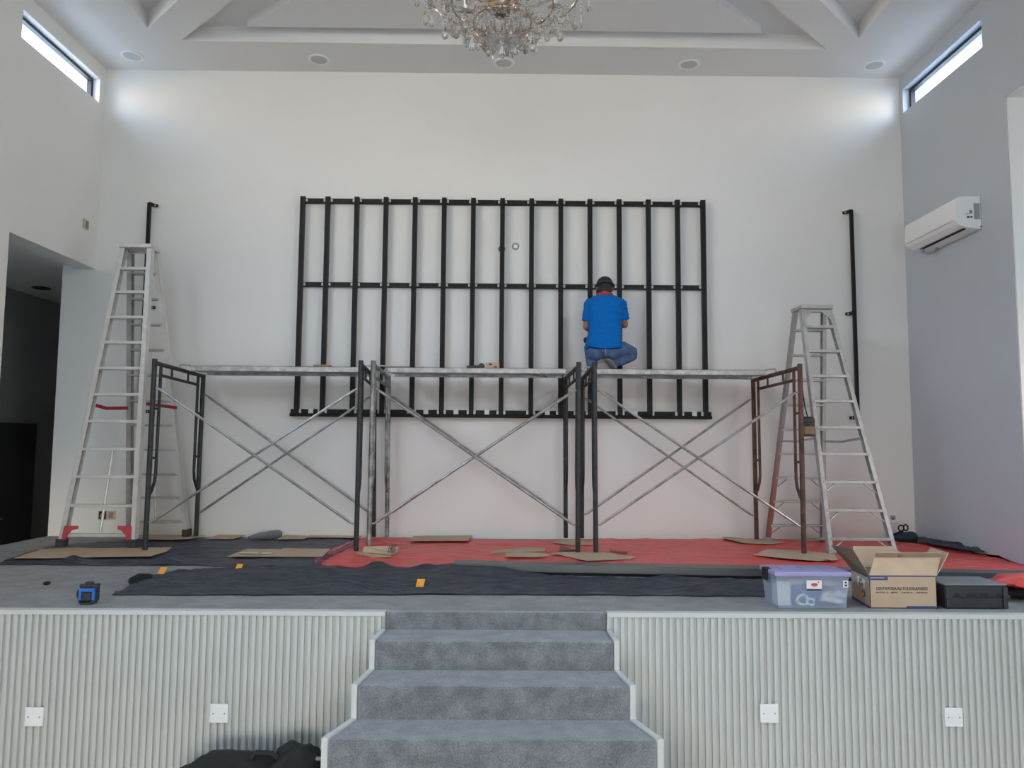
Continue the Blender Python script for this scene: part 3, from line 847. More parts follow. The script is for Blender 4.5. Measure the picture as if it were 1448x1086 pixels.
s, P = ladder('grey aluminium step ladder with diagonal rung braces, near the right wall',
              ((1174.5, 787), (1133.5, 436)), ((1264.5, 783), (1171, 436)), ((1086, 760), (1124.5, 438)), ((1163, 760), (1164, 438)), 6.9, 7.30, 7.86, 0,
              (462.5, 497, 532, 567.5, 604.5, 642, 681.5, 721.5, 762), (467.5, 503, 538, 573, 608, 642, 676, 709, 743), M['alu_dull_shaded'], M['alu_rust'], .034, .06, .03)
fl0, fl1, fr0, fr1, rl0, rl1, rr0, rr1 = P
for a, b, c, d, rungs, mm in ((fl0, fl1, fr0, fr1, (681.5, 721.5, 762), M['alu']), (rl0, rl1, rr0, rr1, (676, 709, 743), M['alu_dull_shaded'])):
    for y in rungs:
        z = on(a, b, at(1200 if mm is M['alu'] else 1120, y, Y=(a.y*.86 + b.y*.14)).z).z
        for (p, q, sg) in ((a, b, 1), (c, d, -1)):
            u = on(p, q, z - .012); w_ = on(p, q, z - .10)
            MB().bar(u + V((sg*.12, 0, 0)), w_ + V((sg*.012, 0, 0)), .026, .006, wdir=(0, 1, 0)).build('rung_brace', mm, s)
# arched gusset under the cap
zt = fl1.z
q0, q1 = on(fl0, fl1, zt - .02), on(fr0, fr1, zt - .02)
g0, g1 = on(fl0, fl1, zt - .13), on(fr0, fr1, zt - .13)
dy = -.034
MB().prism([g0 + V((.01, dy, 0)), q0 + V((.0, dy, 0)), q1 + V((0, dy, 0)), g1 + V((-.01, dy, 0)), q1 + V((-.085, dy, -.02)), q0 + V((.085, dy, -.02))], (0, .006, 0)).build('gusset', M['alu_dull_shaded'], s)
# folding spreader bars
for (a, b, c, d) in ((fl0, fl1, rl0, rl1), (fr0, fr1, rr0, rr1)):
    p, q = on(a, b, 1.08), on(c, d, 1.05); mid = (p + q)/2 - V((0, 0, .02))
    MB().bar(p, mid, .008, .022).build('spreader', M['alu_dull_shaded'], s); MB().bar(mid, q, .008, .022).build('spreader', M['alu_dull_shaded'], s)

# tool bag hung on the rusty end frame
p = at(1143, 596, Y=6.98)
s = thing('tool_bag', (p.x, 7.0, p.z - .12), 'worn grey and brown tool bag hanging between rusty frame and right ladder', 'bag')
a = at(1131, 572, Y=6.98); b = at(1146, 622, Y=6.98)
MB().rings([[V((p.x + rx*math.cos(t), 7.0 + ry*math.sin(t), z)) for t in [2*PI*k/14 for k in range(14)]] for z, rx, ry in
            ((p.z - .14, .055, .03), (p.z - .135, .064, .04), (p.z - .07, .07, .045), (p.z, .066, .04), (p.z + .045, .06, .03))]).build('pouch', M['rubber'], s, smooth=True)
MB().box((p.x - .055, 6.952, p.z - .01), (p.x + .055, 7.0, p.z + .03)).build('flap', M['rubber'], s, bevel=.01)
MB().box((p.x - .05, 6.95, p.z - .12), (p.x + .05, 6.975, p.z - .045)).build('pocket', M['card_dark'], s, bevel=.008)
MB().tube([at(1134, 552, Y=6.97), at(1133, 570, Y=6.96), p + V((-.05, -.02, .04))], .006, 8).build('strap', M['bag'], s)
MB().tube([p + V((.045, -.01, .03)), at(1142, 590, Y=6.97), at(1138, 575, Y=6.96), at(1134, 545, Y=6.97)], .006, 8).build('strap', M['bag'], s)

# ------------------------------------------------------------------ tarps
def poly_at(pl, t):
    ds = [0]
    for i in range(1, len(pl)): ds.append(ds[-1] + (pl[i] - pl[i - 1]).length)
    q = t*ds[-1]
    for i in range(1, len(pl)):
        if q <= ds[i] or i == len(pl) - 1:
            return pl[i - 1].lerp(pl[i], (q - ds[i - 1])/max(1e-6, ds[i] - ds[i - 1]))


def sheet(front, back, n, m, z0, amp, seed, ridges=(), edge=.018, lim=None):
    f = [at(x, y, z=z0) for x, y in front]; b = [at(x, y, z=z0) for x, y in back]
    top = []
    for i in range(n + 1):
        u = i/n; p, q = poly_at(f, u), poly_at(b, u)
        row = []
        for j in range(m + 1):
            v = j/m; w = p.lerp(q, v)
            if j in (0, m): w = w + V((0, noise.noise(V((w.x*5, seed, j)))*edge, 0))
            n1 = noise.noise(V((w.x*.9 + w.y*1.1 + seed, w.y*3.6 - w.x*.5, seed))); n2 = noise.noise(V((w.x*2.2 - w.y*1.5 + seed, w.y*6.5 + w.x*.8, seed*2)))
            h = amp*((1 - abs(n1))**5*.9 + (1 - abs(n2))**6*.7 + .25*noise.noise(V((w.x*9, w.y*16, seed))))
            if j == 0: h *= .35
            for rx, ry, r, rh in ridges:
                d2 = ((w.x - rx)/r)**2 + ((w.y - ry)/(r*1.3))**2
                if d2 < 4: h += rh*math.exp(-d2*1.5)
            if lim: w.y = min(w.y, lim)
            row.append(V((min(w.x, XR - .012), w.y, z0 + max(0, h))))
        top.append(row)
    mb = MB(); th = .0025
    for row in top: mb.v += row
    k = len(mb.v)
    for row in top: mb.v += [v - V((0, 0, th)) for v in row]
    I = lambda i, j: i*(m + 1) + j
    for i in range(n):
        for j in range(m):
            mb.f.append((I(i, j), I(i + 1, j), I(i + 1, j + 1), I(i, j + 1)))
            mb.f.append((k + I(i, j), k + I(i, j + 1), k + I(i + 1, j + 1), k + I(i + 1, j)))
    for i in range(n):
        for j in (0, m): mb.f.append((I(i, j), I(i + 1, j), k + I(i + 1, j), k + I(i, j)))
    for j in range(m):
        for i in (0, n): mb.f.append((I(i, j), I(i, j + 1), k + I(i, j + 1), k + I(i, j)))
    return mb


def rd(px, py, r, h):
    q = at(px, py, z=0); return (q.x, q.y, r, h)


mb = sheet([(-6, 799), (60, 799), (160, 800), (270, 800), (360, 802), (470, 801)], [(16, 789), (66, 775), (108, 769), (200, 763.5), (300, 762), (500, 762)], 200, 54, .003, .009, 3.1,
           [rd(102, 795, .09, .05), rd(240, 796, .12, .055), rd(160, 798, .08, .02), rd(420, 790, .4, .01)], edge=.06, lim=D - .03)
o = mb.build('blue_tarp', M['blue_tarp'], smooth=True); tag(o, 'navy blue tarp spread on the stage under the left ladder and scaffold', 'tarp')
mb = sheet([(445, 800.5), (520, 802), (600, 802), (700, 802), (820, 801), (960, 803), (1090, 803), (1220, 805.5), (1340, 807.5), (1475, 810)],
           [(446, 788), (480, 772), (512, 761), (580, 760.5), (700, 764), (850, 762.5), (1000, 762.5), (1180, 763.5), (1294, 764.5), (1460, 787)], 260, 62, .010, .011, 7.7,
           [rd(500, 785, .14, .012), rd(1290, 775, .2, .03), rd(1440, 792, .2, .025)], edge=.05, lim=D - .02)
o = mb.build('red_tarp', M['red_tarp'], smooth=True); tag(o, 'large red tarp covering the stage under the middle and right scaffold', 'tarp')
mb = sheet([(158, 841), (330, 841.5), (520, 841), (700, 841), (900, 842), (1090, 843)], [(222, 812), (288, 804.5), (440, 805), (560, 803.5), (620, 804.5), (680, 807), (740, 812.5), (830, 816.5), (950, 818.8), (1095, 821)], 230, 44, .006, .022, 11.3,
           [rd(535, 806, .13, .045), rd(600, 806, .1, .03), rd(618, 838, .05, .03), rd(985, 838, .07, .035), rd(735, 838, .06, .02), rd(1050, 838, .06, .02), rd(450, 806, .2, .02), rd(650, 809, .28, .055), rd(700, 814, .2, .03)], edge=.03)
o = mb.build('blue_tarp', M['grey_tarp'], smooth=True); tag(o, 'long dark navy tarp folded along the stage front, orange tags on it', 'tarp')
# blue underside of the red tarp, folded out along its left edge and front
mb = sheet([(440, 801), (452, 790), (470, 781), (490, 771.5), (505, 764)], [(445.5, 801), (456, 790.5), (474, 781.5), (494, 772), (508, 764)], 30, 3, .030, .012, 5.0)
o = mb.build('tarp_hem', M['navy_print'], smooth=True); tag(o, 'blue folded hem along the left edge of the red tarp', 'tarp')
# navy sheet lying against the right wall behind the red tarp
mb = sheet([(1297, 766.5), (1330, 772), (1365, 778), (1392, 781.5)], [(1300, 761.5), (1322, 763), (1356, 768), (1394, 776)], 40, 8, .05, .03, 9.0, [rd(1322, 766, .1, .02)], edge=.0)
for v in mb.v: v.x = min(v.x, XR - .01); v.y = min(v.y, D - .01)
o = mb.build('blue_tarp', M['blue_tarp'], smooth=True); tag(o, 'crumpled navy tarp edge showing against the base of the right wall', 'tarp')

# ------------------------------------------------------------------ flat cardboard sheets
def sheet_card(pts, lab, z=.024, m='card', thick=.004, nm='cardboard_sheet', bend=.002, marks=(), zs=None):
    f = [at(p_[0], p_[1], z=(zs[i] if zs else z)) for i, p_ in enumerate(pts)]
    for q in f: q.y = min(q.y, D - .012); q.x = min(q.x, XR - .01)
    f = [q + V((0, 0, bend*math.sin(i*2.3))) for i, q in enumerate(f)]
    s = thing(nm, (sum(q.x for q in f)/len(f), sum(q.y for q in f)/len(f), z), lab, 'cardboard', 'flattened cardboard on the tarps')
    MB().prism(f, (0, 0, thick)).build('sheet', M[m], s)
    for kind, mm, q in marks:
        if kind == 'quad': MB().prism([at(x, y, z=z + thick + .009) for x, y in q], (0, 0, .001)).build('tape', M[mm], s)
    return s


sheet_card([(20, 789.5), (60, 777), (108, 774.5), (130, 776), (243, 774.5), (235, 780), (213, 787), (150, 787.5), (82, 789)], 'brown cardboard sheet under the front feet of the left ladder')
sheet_card([(170, 762), (200, 756.5), (292, 757), (270, 762), (240, 763.5)], 'worn cardboard under the rear feet of the left ladder', z=0.022)
sheet_card([(292, 762), (315, 755.5), (347, 757), (330, 762.5)], 'pale cardboard piece by the wall, right of the left ladder', z=0.022)
sheet_card([(392, 762.5), (405, 757), (425, 757), (438, 758.5), (430, 762.5)], 'torn brown cardboard scrap at the wall beside the grey roll', z=0.022)
sheet_card([(433, 759.5), (440, 756.5), (512, 757), (510, 761)], 'narrow cardboard strip at the wall behind the first dark scaffold leg', z=0.022)
sheet_card([(322, 787), (350, 776.5), (398, 777), (400, 775.8), (468, 776.5), (456, 787)], 'large cardboard sheet on the navy tarp with white tape strips', z=0.026, marks=[('quad', 'tape', [(338, 782.5), (341, 780.7), (367, 780.9), (364, 783)]), ('quad', 'tape', [(369, 783), (372, 781.2), (385, 781.4), (382, 783.4)])])
s = sheet_card([(503, 783), (512, 779), (553, 784), (552, 788), (527, 788.5)], 'cardboard pad beneath the galvanised scaffold leg', z=0.022)
s = sheet_card([(513, 781), (514, 773.5), (560, 772.5), (564, 774), (560, 782), (555, 784.5)], 'printed cardboard lid with black lettering behind the galvanised leg', z=.05, bend=0, zs=[.03, .075, .078, .075, .03, .028])
q = at(554.5, 777.2, z=.056); text('printed_text', 'LRG', .2, M['ink'], s, q + V((0, -.01, .006)), (1, .05, 0), (0, at(555, 773, z=.075).y - at(555, 783, z=.03).y, .047), width=.062)
sheet_card([(578, 765), (585, 758.5), (668, 757), (662, 764.8)], 'long flat cardboard against the wall behind the middle bay', z=0.034)
sheet_card([(716, 787), (714, 783), (735, 780), (770, 783), (778, 785), (758, 787.5)], 'oval cardboard scrap left of the dark pair of legs', z=.04)
sheet_card([(695, 783), (696, 779.5), (710, 776.5), (750, 774.5), (772, 776), (770, 779.5), (720, 781)], 'torn cardboard with ragged edges lying behind the oval scrap', z=0.022)
sheet_card([(780, 782.5), (812, 780.5), (850, 781), (900, 788.5), (890, 790.8), (862, 791.5), (830, 793.5), (815, 790)], 'broad cardboard pad under the two dark middle legs', z=0.026)
sheet_card([(778, 767), (800, 764.5), (820, 764), (840, 768.5), (838, 770.5), (810, 771)], 'brown cardboard under the rear middle legs', z=0.022)
sheet_card([(791, 779), (792, 774), (812, 775.5), (814, 779.5)], 'small crumpled cardboard piece behind the broad pad', z=0.030, m='card_dark', bend=.02)
sheet_card([(862, 780), (864, 778.8), (888, 780), (886, 782)], 'thin dark red-brown scrap right of the broad pad', z=0.026, m='card_dark')
sheet_card([(1020, 760.5), (1022, 757.5), (1067, 763), (1110, 766.5), (1092, 769.5), (1052, 768)], 'stack of cardboard under the rusty rear leg', z=0.034)
sheet_card([(1066, 785), (1086, 776.5), (1130, 779), (1180, 783), (1185, 792), (1155, 793), (1115, 790.5), (1085, 787)], 'ragged cardboard under the front rusty leg', z=0.029)
sheet_card([(1165, 790), (1178, 786), (1182, 791.5), (1176, 793)], 'cardboard corner beneath the right ladder front foot', z=0.039)
sheet_card([(1122, 764), (1142, 759.5), (1170, 761), (1160, 765.5)], 'pale sheet at the wall behind the right ladder', z=0.022, m='card')

# orange tags, small bits
for px, py, lab, r in ((594, 824.5, 'orange square tag in the middle of the front navy tarp', 5), (337.5, 802, 'orange tag on the tarp seam left of the cardboard sheet', 4), (229, 807, 'orange tape piece at the left tip of the front tarp', 4.5)):
    c = at(px, py, z=.03); w = r*1.15*c.y/F
    o = MB().prism([c + V((-w, -.02, -.75*w)), c + V((w*.9, -.022, -.75*w)), c + V((w*1.15, .02, .75*w)), c + V((-w*.7, .022, .75*w))], (0, .003, .002)).build('orange_tag', M['orange'])
    tag(o, lab, 'tag', 'orange tags on the tarps')
p = at(66, 827, z=0); o = MB().ball(p + V((0, 0, .012)), (.022, .03, .012)).build('rubble_bit', M['bag'], smooth=True); tag(o, 'small black scrap on bare carpet left of the laser level', 'scrap')
a, b = at(187, 822, z=.03), at(212, 815, z=.03)
o = MB().tube([a, a.lerp(b, .4) + V((0, 0, .01)), b], [.03, .032, .02], 12).build('black_roll', M['bag'], smooth=True); tag(o, 'black rolled sheet at the left end of the front navy tarp', 'roll')
a, b = at(352, 761, z=.035), at(394, 756.5, Y=D - .09)
o = MB().tube([a, a.lerp(b, .35) + V((0, 0, .01)), a.lerp(b, .75), b, b + V((.035, .01, .0))], [.018, .035, .05, .05, .03], 14).build('foam_roll', M['grey_roll'], smooth=True); tag(o, 'grey foam roll lying against the back wall behind the left bay', 'roll')

# long dark metal channel along the tarps
a, b = at(640, 811.5, z=.0), at(1480, 828, z=.0)
s = thing('metal_channel', (a.lerp(b, .5).x, a.lerp(b, .5).y, .0), 'long dark grey metal channel lying between red tarp and front navy tarp', 'channel')
d = (b - a).normalized(); n_ = V((-d.y, d.x, 0)); zt = .078
mb = MB()
mb.prism([a + V((0, 0, .026)), b + V((0, 0, .026)), b + V((0, 0, zt)), a + V((0, 0, zt))], n_*.004)
mb.prism([a + V((0, 0, zt)), b + V((0, 0, zt)), b + n_*.16 + V((0, 0, zt)), a + n_*.16 + V((0, 0, zt))], V((0, 0, .004)))
mb.prism([a + n_*.16, b + n_*.16, b + n_*.16 + V((0, 0, zt)), a + n_*.16 + V((0, 0, zt))], n_*-.004)
mb.build('channel_body', M['beam'], s)
MB().prism([a + n_*.02 + V((0, 0, .001)), b + n_*.02 + V((0, 0, .001)), b + n_*.02 + V((0, 0, .03)), a + n_*.02 + V((0, 0, .03))], n_*.02).build('shadow_gap_strip', M['bag'], s)  # black strip paints the shadow gap beneath the channel

# ------------------------------------------------------------------ laser level
p = at(127, 853, z=0)
s = thing('laser_level', p, 'blue and black laser level on the stage edge at the left', 'laser level')
k = 28.5/F*p.y/.137
def lb(x0, x1, y0, y1, z0, z1): return MB().box((p.x + x0, p.y + y0, z0), (p.x + x1, p.y + y1, z1))
lb(-.048, .052, -.045, .02, .012, .105).build('housing', M['dark_pl'], s, bevel=.012)
lb(-.050, .054, -.042, .02, .098, .120).build('top_cover', M['dark_pl'], s, bevel=.008)
lb(-.022, .018, -.03, .01, .116, .132).build('lens_dome', M['dark_pl'], s, bevel=.006)
mb = MB(); y = p.y - .052
mb.prism([V((p.x - .045, y, .025)), V((p.x - .028, y, .03)), V((p.x - .028, y, .078)), V((p.x + .036, y, .078)), V((p.x + .036, y, .03)), V((p.x + .05, y, .025)), V((p.x + .05, y, .097)), V((p.x - .045, y, .097))], (0, .03, 0))
mb.build('blue_shell', M['blue_pl'], s, bevel=.002)
lb(-.022, .03, -.056, -.04, .028, .072).build('window_panel', M['dark_pl'], s, bevel=.004)
MB().tube([(p.x - .045, p.y - .01, .035), (p.x - .07, p.y - .01, .035), (p.x - .074, p.y - .01, .05), (p.x - .07, p.y - .01, .075), (p.x - .045, p.y - .01, .075)], .007, 8).build('side_handle', M['dark_pl'], s, smooth=True)
MB().tube([(p.x - .045, p.y - .04, .02), (p.x - .03, p.y - .05, .007), (p.x + .03, p.y - .05, .007), (p.x + .045, p.y - .04, .02)], .006, 8).build('foot_rail', M['dark_pl'], s, smooth=True)
lb(-.04, .04, -.035, .015, .0, .014).build('base', M['dark_pl'], s, bevel=.004)

# ------------------------------------------------------------------ storage bin
a = at(1099, 861.5, z=0); b = at(1200.5, 862, z=0); yb = at(1078, 845, z=0).y
y0 = (a.y + b.y)/2; y1 = y0 + .25; z1 = at(1150, 815, Y=y0).z
s = thing('storage_bin', ((a.x + b.x)/2, (y0 + y1)/2, 0), 'clear plastic storage bin with a lilac lid at the stage edge', 'bin')
xa, xb = a.x, b.x
def ringbox(i, z, e=0.): return [V((xa - e + i, y0 - e + i, z)), V((xb + e - i, y0 - e + i, z)), V((xb + e - i, y1 + e - i, z)), V((xa - e + i, y1 + e - i, z))]
mb = MB()
lo, hi = ringbox(.012, .004), ringbox(-.004, z1)
mb.v += lo + hi; mb.f += [(0, 3, 2, 1), (0, 1, 5, 4), (1, 2, 6, 5), (2, 3, 7, 6), (3, 0, 4, 7)]
mb.build('tub', M['bin'], s)
mb = MB(); lo, hi = ringbox(-.016, z1), ringbox(-.016, z1 + .028); mb.hexa(lo + hi)
li = mb.build('lid', M['purple'], s, bevel=.006)
for k in range(3):
    xx = xa + .06 + k*.13
    MB().box((xx, y0 + .05, z1 + .028), (xx + .012, y1 - .06, z1 + .032)).build('lid_rib', M['purple'], li)
for yy in (y0 + .10,):
    mb = MB().box((xa - .03, yy, z1 - .045), (xa - .016, yy + .08, z1 + .028)); mb.box((xa - .03, yy, z1 + .018), (xa + .01, yy + .08, z1 + .030)); mb.build('latch', M['bag'], s, bevel=.003)
MB().box((xa - .012, y0 + .19, z1 - .04), (xa - .002, y0 + .22, z1 - .02)).build('side_hole', M['bag'], s)
def front_box(px0, py0, px1, py1, nm, m, parent, yo=.004):
    p0, p1 = at(px0, py1, Y=y0 - .006), at(px1, py0, Y=y0 - .006)
    return MB().box((p0.x, y0 - .006 - yo, p0.z), (p1.x, y0 - .004 - yo + .001, p1.z)).build(nm, m, parent)
st_ = front_box(1140.5, 820.5, 1161.5, 834.5, 'label_sticker', M['white_sheet'], s)
front_box(1140.5, 832.8, 1161.5, 834.6, 'label_edge', M['bag'], st_, .0055)
c = at(1151, 826.5, Y=y0 - .011)
MB().prism([c + V((.02*math.cos(t) + .003, 0, .012*math.sin(t)*(1 if math.sin(t) < 0 else .7))) for t in [2*PI*k/16 for k in range(16)]], (0, -.001, 0)).build('red_mark', M['red_pl'], st_)
MB().prism([c + V((-.004, 0, -.008)), c + V((.008, 0, -.008)), c + V((.004, 0, -.018)), c + V((-.002, 0, -.018))], (0, -.0012, 0)).build('orange_mark', M['orange'], st_)
MB().prism([c + V((.022, 0, .01)), c + V((.03, 0, .008)), c + V((.03, 0, .018)), c + V((.024, 0, .018))], (0, -.0012, 0)).build('red_mark', M['red_pl'], st_)
st_ = front_box(1192, 821, 1199, 830.5, 'label_sticker', M['white_sheet'], s)
front_box(1194, 822.5, 1197, 824.8, 'print_mark', M['dark_pl'], st_, .006); front_box(1193.8, 826.4, 1197.5, 829, 'print_mark', M['dark_pl'], st_, .006)
# contents
zc = .01; ym = y0 + .045
q = at(1135, 850, Y=ym)
o = MB().tube([(q.x + .035*math.cos(t), ym + .01*math.sin(t*2), q.z + .01 + .03*math.sin(t)) for t in [2*PI*k/20*.92 for k in range(21)]], .008, 8).build('cable_coil', M['white_pl'], smooth=True); o.location.z = .012; tag(o, 'coil of white cable inside the clear bin', 'cable')
q = at(1146, 853, Y=ym)
o = MB().tube([(q.x + .022*math.cos(t), ym + .004*math.sin(t*2), q.z + .02*math.sin(t)) for t in [2*PI*k/16*.9 for k in range(17)]], .007, 8).build('cable_coil', M['white_pl'], smooth=True); o.location.z = .010; tag(o, 'smaller white cable loop beside the coil inside the clear bin', 'cable')
q0, q1 = at(1160, 838, Y=ym + .05), at(1190, 850, Y=ym + .05)
o = MB().bar((q0.x, ym + .05, .075), (q1.x, ym + .05, .05), .04, .03).build('white_package', M['white_sheet'], bevel=.006); o.location.z = .014; tag(o, 'white packet lying in the clear bin on its right', 'packet')
for k in range(5):
    xx = q0.x + .03 + k*.028
    o = MB().ball((xx, ym + .06 + .01*(k % 2), .0), (.024, .022, .020), 10, 6).build('crumpled_bag', M['white_pl'], smooth=True); o.location.z = .046 + .012*(k % 2)
    tag(o, 'crumpled clear plastic bit on top of the white packet in the bin', 'packaging', 'crumpled plastic bits in the bin')
o = MB().box((xa + .03, ym + .02, .0), (xa + .11, ym + .13, .15)).build('paper_box', M['white_sheet'], bevel=.004); o.location.z = .006; tag(o, 'pale paper box standing at the left end of the clear bin', 'box')
o = MB().box((xa + .13, ym + .11, .0), (xb - .03, ym + .18, .1)).build('blue_packet', M['blue_pl'], bevel=.01); o.location.z = .006; tag(o, 'blue packet at the back of the clear bin', 'packet')

# ------------------------------------------------------------------ open cardboard box
a, b = at(1230.5, 860.5, z=0), at(1324.5, 860.5, z=0); y0 = a.y; zt = at(1276, 814, Y=y0).z
y1 = y0 + .31
s = thing('cardboard_box', ((a.x + b.x)/2, (y0 + y1)/2, 0), 'open brown cardboard box with raised flaps and navy print at the stage edge', 'box')
th = .005
# left wall runs a little outwards to the back, as the box stands turned
xa, xb = a.x, b.x; xl1 = at(1204.5, 846, z=0).x; xl1 = xa + .03
mb = MB()
mb.hexa([V((xa, y0, 0)), V((xb, y0, 0)), V((xb, y0 + th, 0)), V((xa, y0 + th, 0)), V((xa, y0, zt)), V((xb, y0, zt)), V((xb, y0 + th, zt)), V((xa, y0 + th, zt))])
mb.hexa([V((xa, y0, 0)), V((xa + th, y0, 0)), V((xl1 + th, y1, 0)), V((xl1, y1, 0)), V((xa, y0, zt)), V((xa + th, y0, zt)), V((xl1 + th, y1, zt)), V((xl1, y1, zt))])
mb.hexa([V((xb - th, y0, 0)), V((xb, y0, 0)), V((xb + .03, y1, 0)), V((xb + .03 - th, y1, 0)), V((xb - th, y0, zt)), V((xb, y0, zt)), V((xb + .03, y1, zt)), V((xb + .03 - th, y1, zt))])
mb.hexa([V((xl1, y1 - th, 0)), V((xb + .03, y1 - th, 0)), V((xb + .03, y1, 0)), V((xl1, y1, 0)), V((xl1, y1 - th, zt)), V((xb + .03, y1 - th, zt)), V((xb + .03, y1, zt)), V((xl1, y1, zt))])
mb.prism([V((xa, y0, .001)), V((xb, y0, .001)), V((xb + .03, y1, .001)), V((xl1, y1, .001))], (0, 0, th))
bx = mb.build('body', M['card_printed'], s)
def flap(p, nm='flap', m='card_dark'):
    n = (p[1] - p[0]).cross(p[3] - p[0]).normalized()*.004
    return MB().prism(p, n).build(nm, M[m], s)
Yf = y0 + .045
fo = flap([V((xa, y0 + .002, zt)), V((xb, y0 + .002, zt)), at(1331.5, 781.5, Y=Yf), at(1238, 781.5, Y=Yf)], m='card')
yl = y1 - .02
flap([V((xl1, y1, zt)), V((xa, y0, zt)), at(1206, 776, Y=y0 + .02), at(1176, 770.5, Y=y1)], m='card_dark')
flap([V((xl1 + .01, y1, zt)), V((xb + .025, y1, zt)), at(1262, 773, Y=y1 + .10), at(1206, 772.5, Y=y1 + .10)], m='card_printed')
flap([V((xb, y0, zt)), V((xb + .03, y1, zt)), at(1316, 774, Y=y1 + .0), at(1341, 781.5, Y=y0 + .02)], m='card')
# tape strip and mark on the front flap
p0, p1 = at(1237.5, 787, Y=Yf - .008), at(1331, 781.5, Y=Yf)
MB().prism([at(1237, 788, Y=Yf - .016), at(1330, 788, Y=Yf - .016), at(1331.5, 782, Y=Yf - .008), at(1238, 782, Y=Yf - .008)], (0, -.001, 0)).build('tape_strip', M['card_dark'], fo)
q = at(1273.5, 785.7, Y=Yf - .022); text('printed_mark', '#.:a', .022, M['ink'], fo, q, (1, 0, 0), (0, .2, 1))
def fq(x0, ya, x1, yb_, nm, m, par, d=.0012):
    p0, p1 = at(x0, yb_, Y=y0), at(x1, ya, Y=y0)
    return MB().box((p0.x, y0 - d, p0.z), (p1.x, y0 + .0, p1.z)).build(nm, m, par)
fq(1227.3, 813.5, 1255, 820.3, 'navy_print', M['navy_print'], bx); fq(1255, 813.5, 1322, 815.5, 'navy_print', M['navy_print'], bx)
fq(1230.5, 816.4, 1250.5, 817.6, 'print_line', M['card_printed'], bx, .002)
fq(1282, 857.3, 1324.2, 860.6, 'navy_print', M['navy_print'], bx)
text('printed_text', 'CENTAVODA.A# TODDSLA/GREES', .026, M['ink'], bx, at(1275.5, 832.5, Y=y0 - .0012), width=72*y0/F)
text('printed_text', 'ENTEA A   BEVE     DAYE A    GREENA', .013, M['ink'], bx, at(1275.5, 838, Y=y0 - .0012), width=72*y0/F)
ld = V((xl1 - xa, y1 - y0, 0)).normalized(); ln = V((-ld.y, ld.x, 0))
if ln.x > 0: ln = -ln
def side(u, z): return V((xa, y0, 0)) + ld*u + V((0, 0, z)) + ln*.0012
lbk = MB().prism([side(.07, zt*.52), side(.20, zt*.55), side(.20, zt*.84), side(.07, zt*.80)], ln*.0006).build('shipping_label', M['white_sheet'], bx)
text('printed_text', '#17\nRUST', .03, M['ink'], lbk, side(.135, zt*.68) + ln*.0012, -ld, (0, 0, 1))
MB().tube([side(.1 + .022*math.cos(t), zt*.36 + .018*math.sin(t)) for t in [2*PI*k/14 for k in range(12)]], .0022, 6).build('printed_mark', M['ink'], bx)
MB().prism([side(0, .0), side(.305, .0), side(.305, .018), side(0, .012)], ln*.0005).build('navy_print', M['navy_print'], bx)
MB().prism([side(0, zt - .016), side(.305, zt - .016), side(.305, zt), side(0, zt)], ln*.0005).build('navy_print', M['navy_print'], bx)

# ------------------------------------------------------------------ black equipment case
a, b = at(1336, 860.5, z=0), at(1426, 862, z=0); y0 = (a.y + b.y)/2; zt = at(1380, 825.5, Y=y0).z; y1 = y0 + .27
s = thing('equipment_case', ((a.x + b.x)/2, (y0 + y1)/2, 0), 'low black equipment case with grey top, right of the open box', 'case')
xa, xb = a.x, b.x
MB().box((xa, y0, .004), (xb, y1, zt - .008)).build('shell', M['dark_pl'], s, bevel=.006)
MB().box((xa - .004, y0 - .004, zt - .010), (xb + .004, y1, zt)).build('top_panel', M['case_top'], s, bevel=.004)
MB().box((xa + .03, y0 - .006, .006), (xb - .03, y0, zt*.46)).build('front_panel', M['dark_pl'], s, bevel=.003)
MB().box((xa + .03, y0 - .010, zt*.5), (xb - .03, y0, zt - .014)).build('front_panel', M['dark_pl'], s, bevel=.003)
for xx in (xa, xb - .028): MB().box((xx, y0 - .016, .004), (xx + .028, y0, zt - .016)).build('corner_post', M['dark_pl'], s, bevel=.005)
for xx in (xa - .008, xb - .03): MB().box((xx, y0 - .020, zt*.42), (xx + .04, y0 - .002, zt*.58)).build('latch', M['dark_pl'], s, bevel=.004)
for u, w in ((.14, .03), (.34, .06), (.55, .05), (.83, .03)):
    x = xa + (xb - xa)*u; MB().box((x, y0 - .0115, zt*.50), (x + w, y0 - .0098, zt*.62)).build('front_slot', M['bag'], s)
MB().prism([at(1357, 820, Y=y1 + .02), at(1372, 820, Y=y1 + .02), at(1372, 817.8, Y=y1 + .02), at(1357, 817.8, Y=y1 + .02)], (0, .02, 0)).build('rear_tab', M['white_pl'], s)

# folded red tarp bundle at the right edge of the stage
q0 = at(1452, 852, z=0)
s = thing('tarp_bundle', (q0.x + .1, q0.y + .2, 0), 'folded red and black tarp bundle on the stage at the far right', 'tarp')
def lump(c, r, seed, amp, n=26, m=14, zmin=.0):
    rs = []
    for i in range(m + 1):
        a_ = -PI/2 + PI*i/m; ring = []
        for k in range(n):
            t = 2*PI*k/n; dv = V((math.cos(a_)*math.cos(t), math.cos(a_)*math.sin(t), math.sin(a_)))
            f_ = 1 + amp*noise.noise(dv*1.8 + V((seed, 0, 0))) + amp*.5*noise.noise(dv*4 + V((0, seed, 0)))
            p_ = V(c) + V((dv.x*r[0], dv.y*r[1], dv.z*r[2]))*f_
            p_.z = max(p_.z, zmin); ring.append(p_)
        rs.append(ring)
    return MB().rings(rs)
cx = q0.x + .09
lump((cx + .06, q0.y + .15, .05), (.2, .22, .058), 2.2, .25, zmin=.001).build('black_fold', M['bag'], s, smooth=True)
lump((cx + .05, q0.y + .14, .108), (.27, .17, .042), 4.4, .25, zmin=.07).build('red_fold', M['red_tarp'], s, smooth=True)

